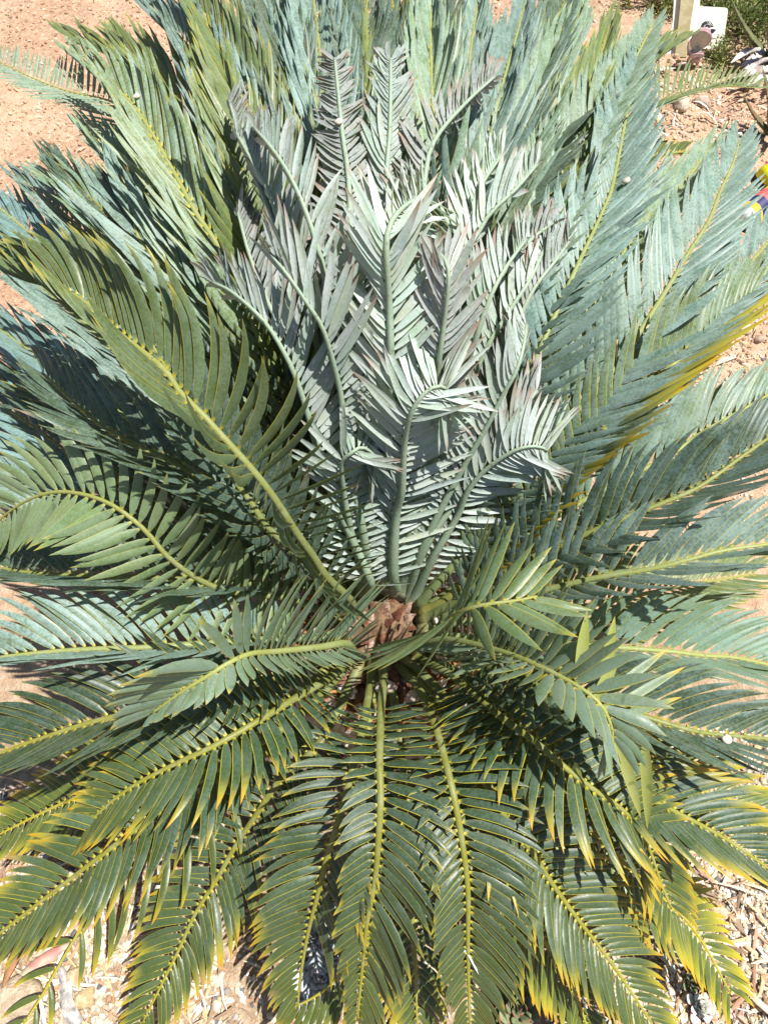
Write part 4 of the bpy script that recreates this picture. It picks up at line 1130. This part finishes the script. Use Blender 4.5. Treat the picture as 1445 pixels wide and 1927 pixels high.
# ------------------------------------------------------------------ aloes at the right edge
M_ALOE = mottled('aloe_leaf', (.10, .12, .05), (.17, .17, .08), 22, .5, .35, .2, 90, .004, c3=(.20, .12, .07), s3=9)
M_DEAD = mottled('dead_aloe_leaf', (.52, .47, .44), (.64, .60, .57), 35, .85, .15, .5, 120, .005, c3=(.30, .24, .20), s3=16)
def aloe(px, py, h, n, label, spread=.5, mat=None):
    p = at(px, py, 0); gz = ground_z(p[0], p[1])
    o = empty('aloe', (p[0], p[1], gz)); set_props(o, label, 'aloe', 'aloes at the right edge')
    for k in range(n):
        a = k * 2.39996 + .4; u = k / n
        el = R(25 + 55 * u) ; ln = h * RNG.uniform(.85, 1.1)
        vs, fs = [], []
        d = np.array((math.cos(a), math.sin(a), 0.0)); sd = np.array((-math.sin(a), math.cos(a), 0.0))
        pos = d * .02 + np.array((0, 0, .02 + .05 * u)); e = el
        for i in range(9):
            t = i / 8
            dr = d * math.cos(e) + np.array((0, 0, math.sin(e))); nb = -d * math.sin(e) + np.array((0, 0, math.cos(e)))
            w = h * .15 * (1 - t) ** .75 + .001
            for x, y in ((-1, .35), (-.4, .02), (.4, .02), (1, .35), (.5, -.45), (-.5, -.45)):
                vs.append(pos + sd * w * x * .5 + nb * w * y * .6)
            if i:
                q = (i - 1) * 6
                for j in range(6): fs.append((q + j, q + (j + 1) % 6, q + 6 + (j + 1) % 6, q + 6 + j))
            pos = pos + dr * ln / 8; e += (.10 if u < .5 else -.03) * spread
        fs.append(tuple(range(48, 54)))
        # marginal teeth
        for i in range(1, 7):
            for cidx in (0, 3):
                c = vs[i * 6 + cidx]; nx = vs[(i + 1) * 6 + cidx]; b0 = len(vs)
                oo = sd * (-1 if cidx == 0 else 1) * h * .022
                vs += [c, c * .6 + nx * .4, c * .75 + nx * .25 + oo]; fs.append((b0, b0 + 1, b0 + 2))
        link('leaf', mesh_from('leaf', vs, fs, mat or M_ALOE), o)
    return o
aloe(1462, 130, .34, 14, 'tall dark olive aloe with toothed leaves at the upper right corner')
aloe(1452, 262, .20, 12, 'squat brownish aloe at the right edge below the dead leaves')
for i, (a, b, c, w, lab) in enumerate((
    ((1383, 132), (1405, 118), (1440, 95), .028, 'pale grey dead aloe leaf nearest the sign'),
    ((1372, 150), (1402, 140), (1450, 128), .032, 'broad bleached dead aloe leaf, the middle one of the heap'),
    ((1395, 165), (1425, 150), (1455, 150), .030, 'whitish dead aloe leaf lowest in the heap at the right edge'),
    ((1375, 118), (1400, 100), (1430, 92), .022, 'narrow grey dead aloe leaf at the top of the heap'),
    ((1400, 130), (1420, 122), (1450, 110), .026, 'bleached dead aloe leaf leaning against the tall aloe'))):
    ribbon('dead_leaf', [at(*a, .03 + .01 * i), at(*b, .07), at(*c, .06 + .012 * i)], (.006, w, w * 1.2, w * .6), M_DEAD, lab, 'dead leaf', 'bleached dead aloe leaves', thick=.006, twist=.6)

# ------------------------------------------------------------------ shoes of somebody standing just outside the frame
def plain(name, c, rough=.55):
    return mottled(name, tuple(x * .92 for x in c), c, 70, rough, .35, .15, 200, .002)
SH = {k: plain('shoe_' + k, c) for k, c in dict(yellow=(.74, .72, .01), red=(.68, .13, .13), navy=(.02, .02, .12), gold=(.78, .52, .01), white=(.78, .78, .78), sole=(.05, .04, .04)).items()}
def shoe(toe, heel_dir, label, scheme):
    p = at(*toe, 0)
    o = empty('shoe', (p[0], p[1], ground_z(p[0], p[1]) + .004)); o.rotation_euler = (0, 0, math.atan2(heel_dir[1], heel_dir[0]))
    set_props(o, label, 'shoe', 'pair of bright shoes at the right edge')
    L = .27
    prof = [(0, .022, .026), (.03, .068, .040), (.09, .088, .052), (.18, .098, .060), (.30, .100, .070), (.42, .094, .085), (.55, .084, .098), (.70, .078, .102), (.85, .074, .108), (.96, .062, .112), (1, .040, .108)]
    ns = 14
    def ring(t, w, h, z0):
        return [(t * L, math.cos(a) * w * .5, z0 + (math.sin(a) * h if math.sin(a) > 0 else math.sin(a) * .004)) for a in np.linspace(0, 2 * math.pi, ns, endpoint=False)]
    def loft(rings):
        vs = [v for r_ in rings for v in r_]; fs = []
        for i in range(len(rings) - 1):
            for j in range(ns): fs.append((i * ns + j, i * ns + (j + 1) % ns, (i + 1) * ns + (j + 1) % ns, (i + 1) * ns + j))
        fs += [tuple(range(ns))[::-1], tuple(range((len(rings) - 1) * ns, len(rings) * ns))]
        return vs, fs
    vs, fs = loft([ring(t, w, h, .018) for t, w, h in prof])
    me = mesh_from('upper', vs, fs, SH[scheme[0]])
    for m in scheme[1:]: me.materials.append(SH[m])
    for pl in me.polygons:
        i, j = divmod(pl.index, ns)
        if i < len(prof) - 1: pl.material_index = [0, 0, 1, 2, 3, 1, 2, 0, 3, 1][i] if j in (0, 1, 2, 3, 4, 5, 6) else 0
    bm = bmesh.new(); bm.from_mesh(me); bmesh.ops.subdivide_edges(bm, edges=bm.edges[:], cuts=1, use_grid_fill=True, smooth=.4); bm.to_mesh(me); bm.free()
    link('upper', me, o)
    vs, fs = loft([ring(t * 1.02 - .01, w * 1.06 + .006, .012, .008) for t, w, h in prof])
    link('sole', mesh_from('sole', vs, fs, SH['sole']), o)
    return o
shoe((1424, 352), (.90, .44), 'yellow and coral shoe at the right edge, the farther of the pair', ('yellow', 'red', 'yellow', 'red'))
shoe((1388, 428), (.80, .60), 'white, gold and navy shoe at the right edge, the nearer of the pair', ('white', 'gold', 'navy', 'red'))
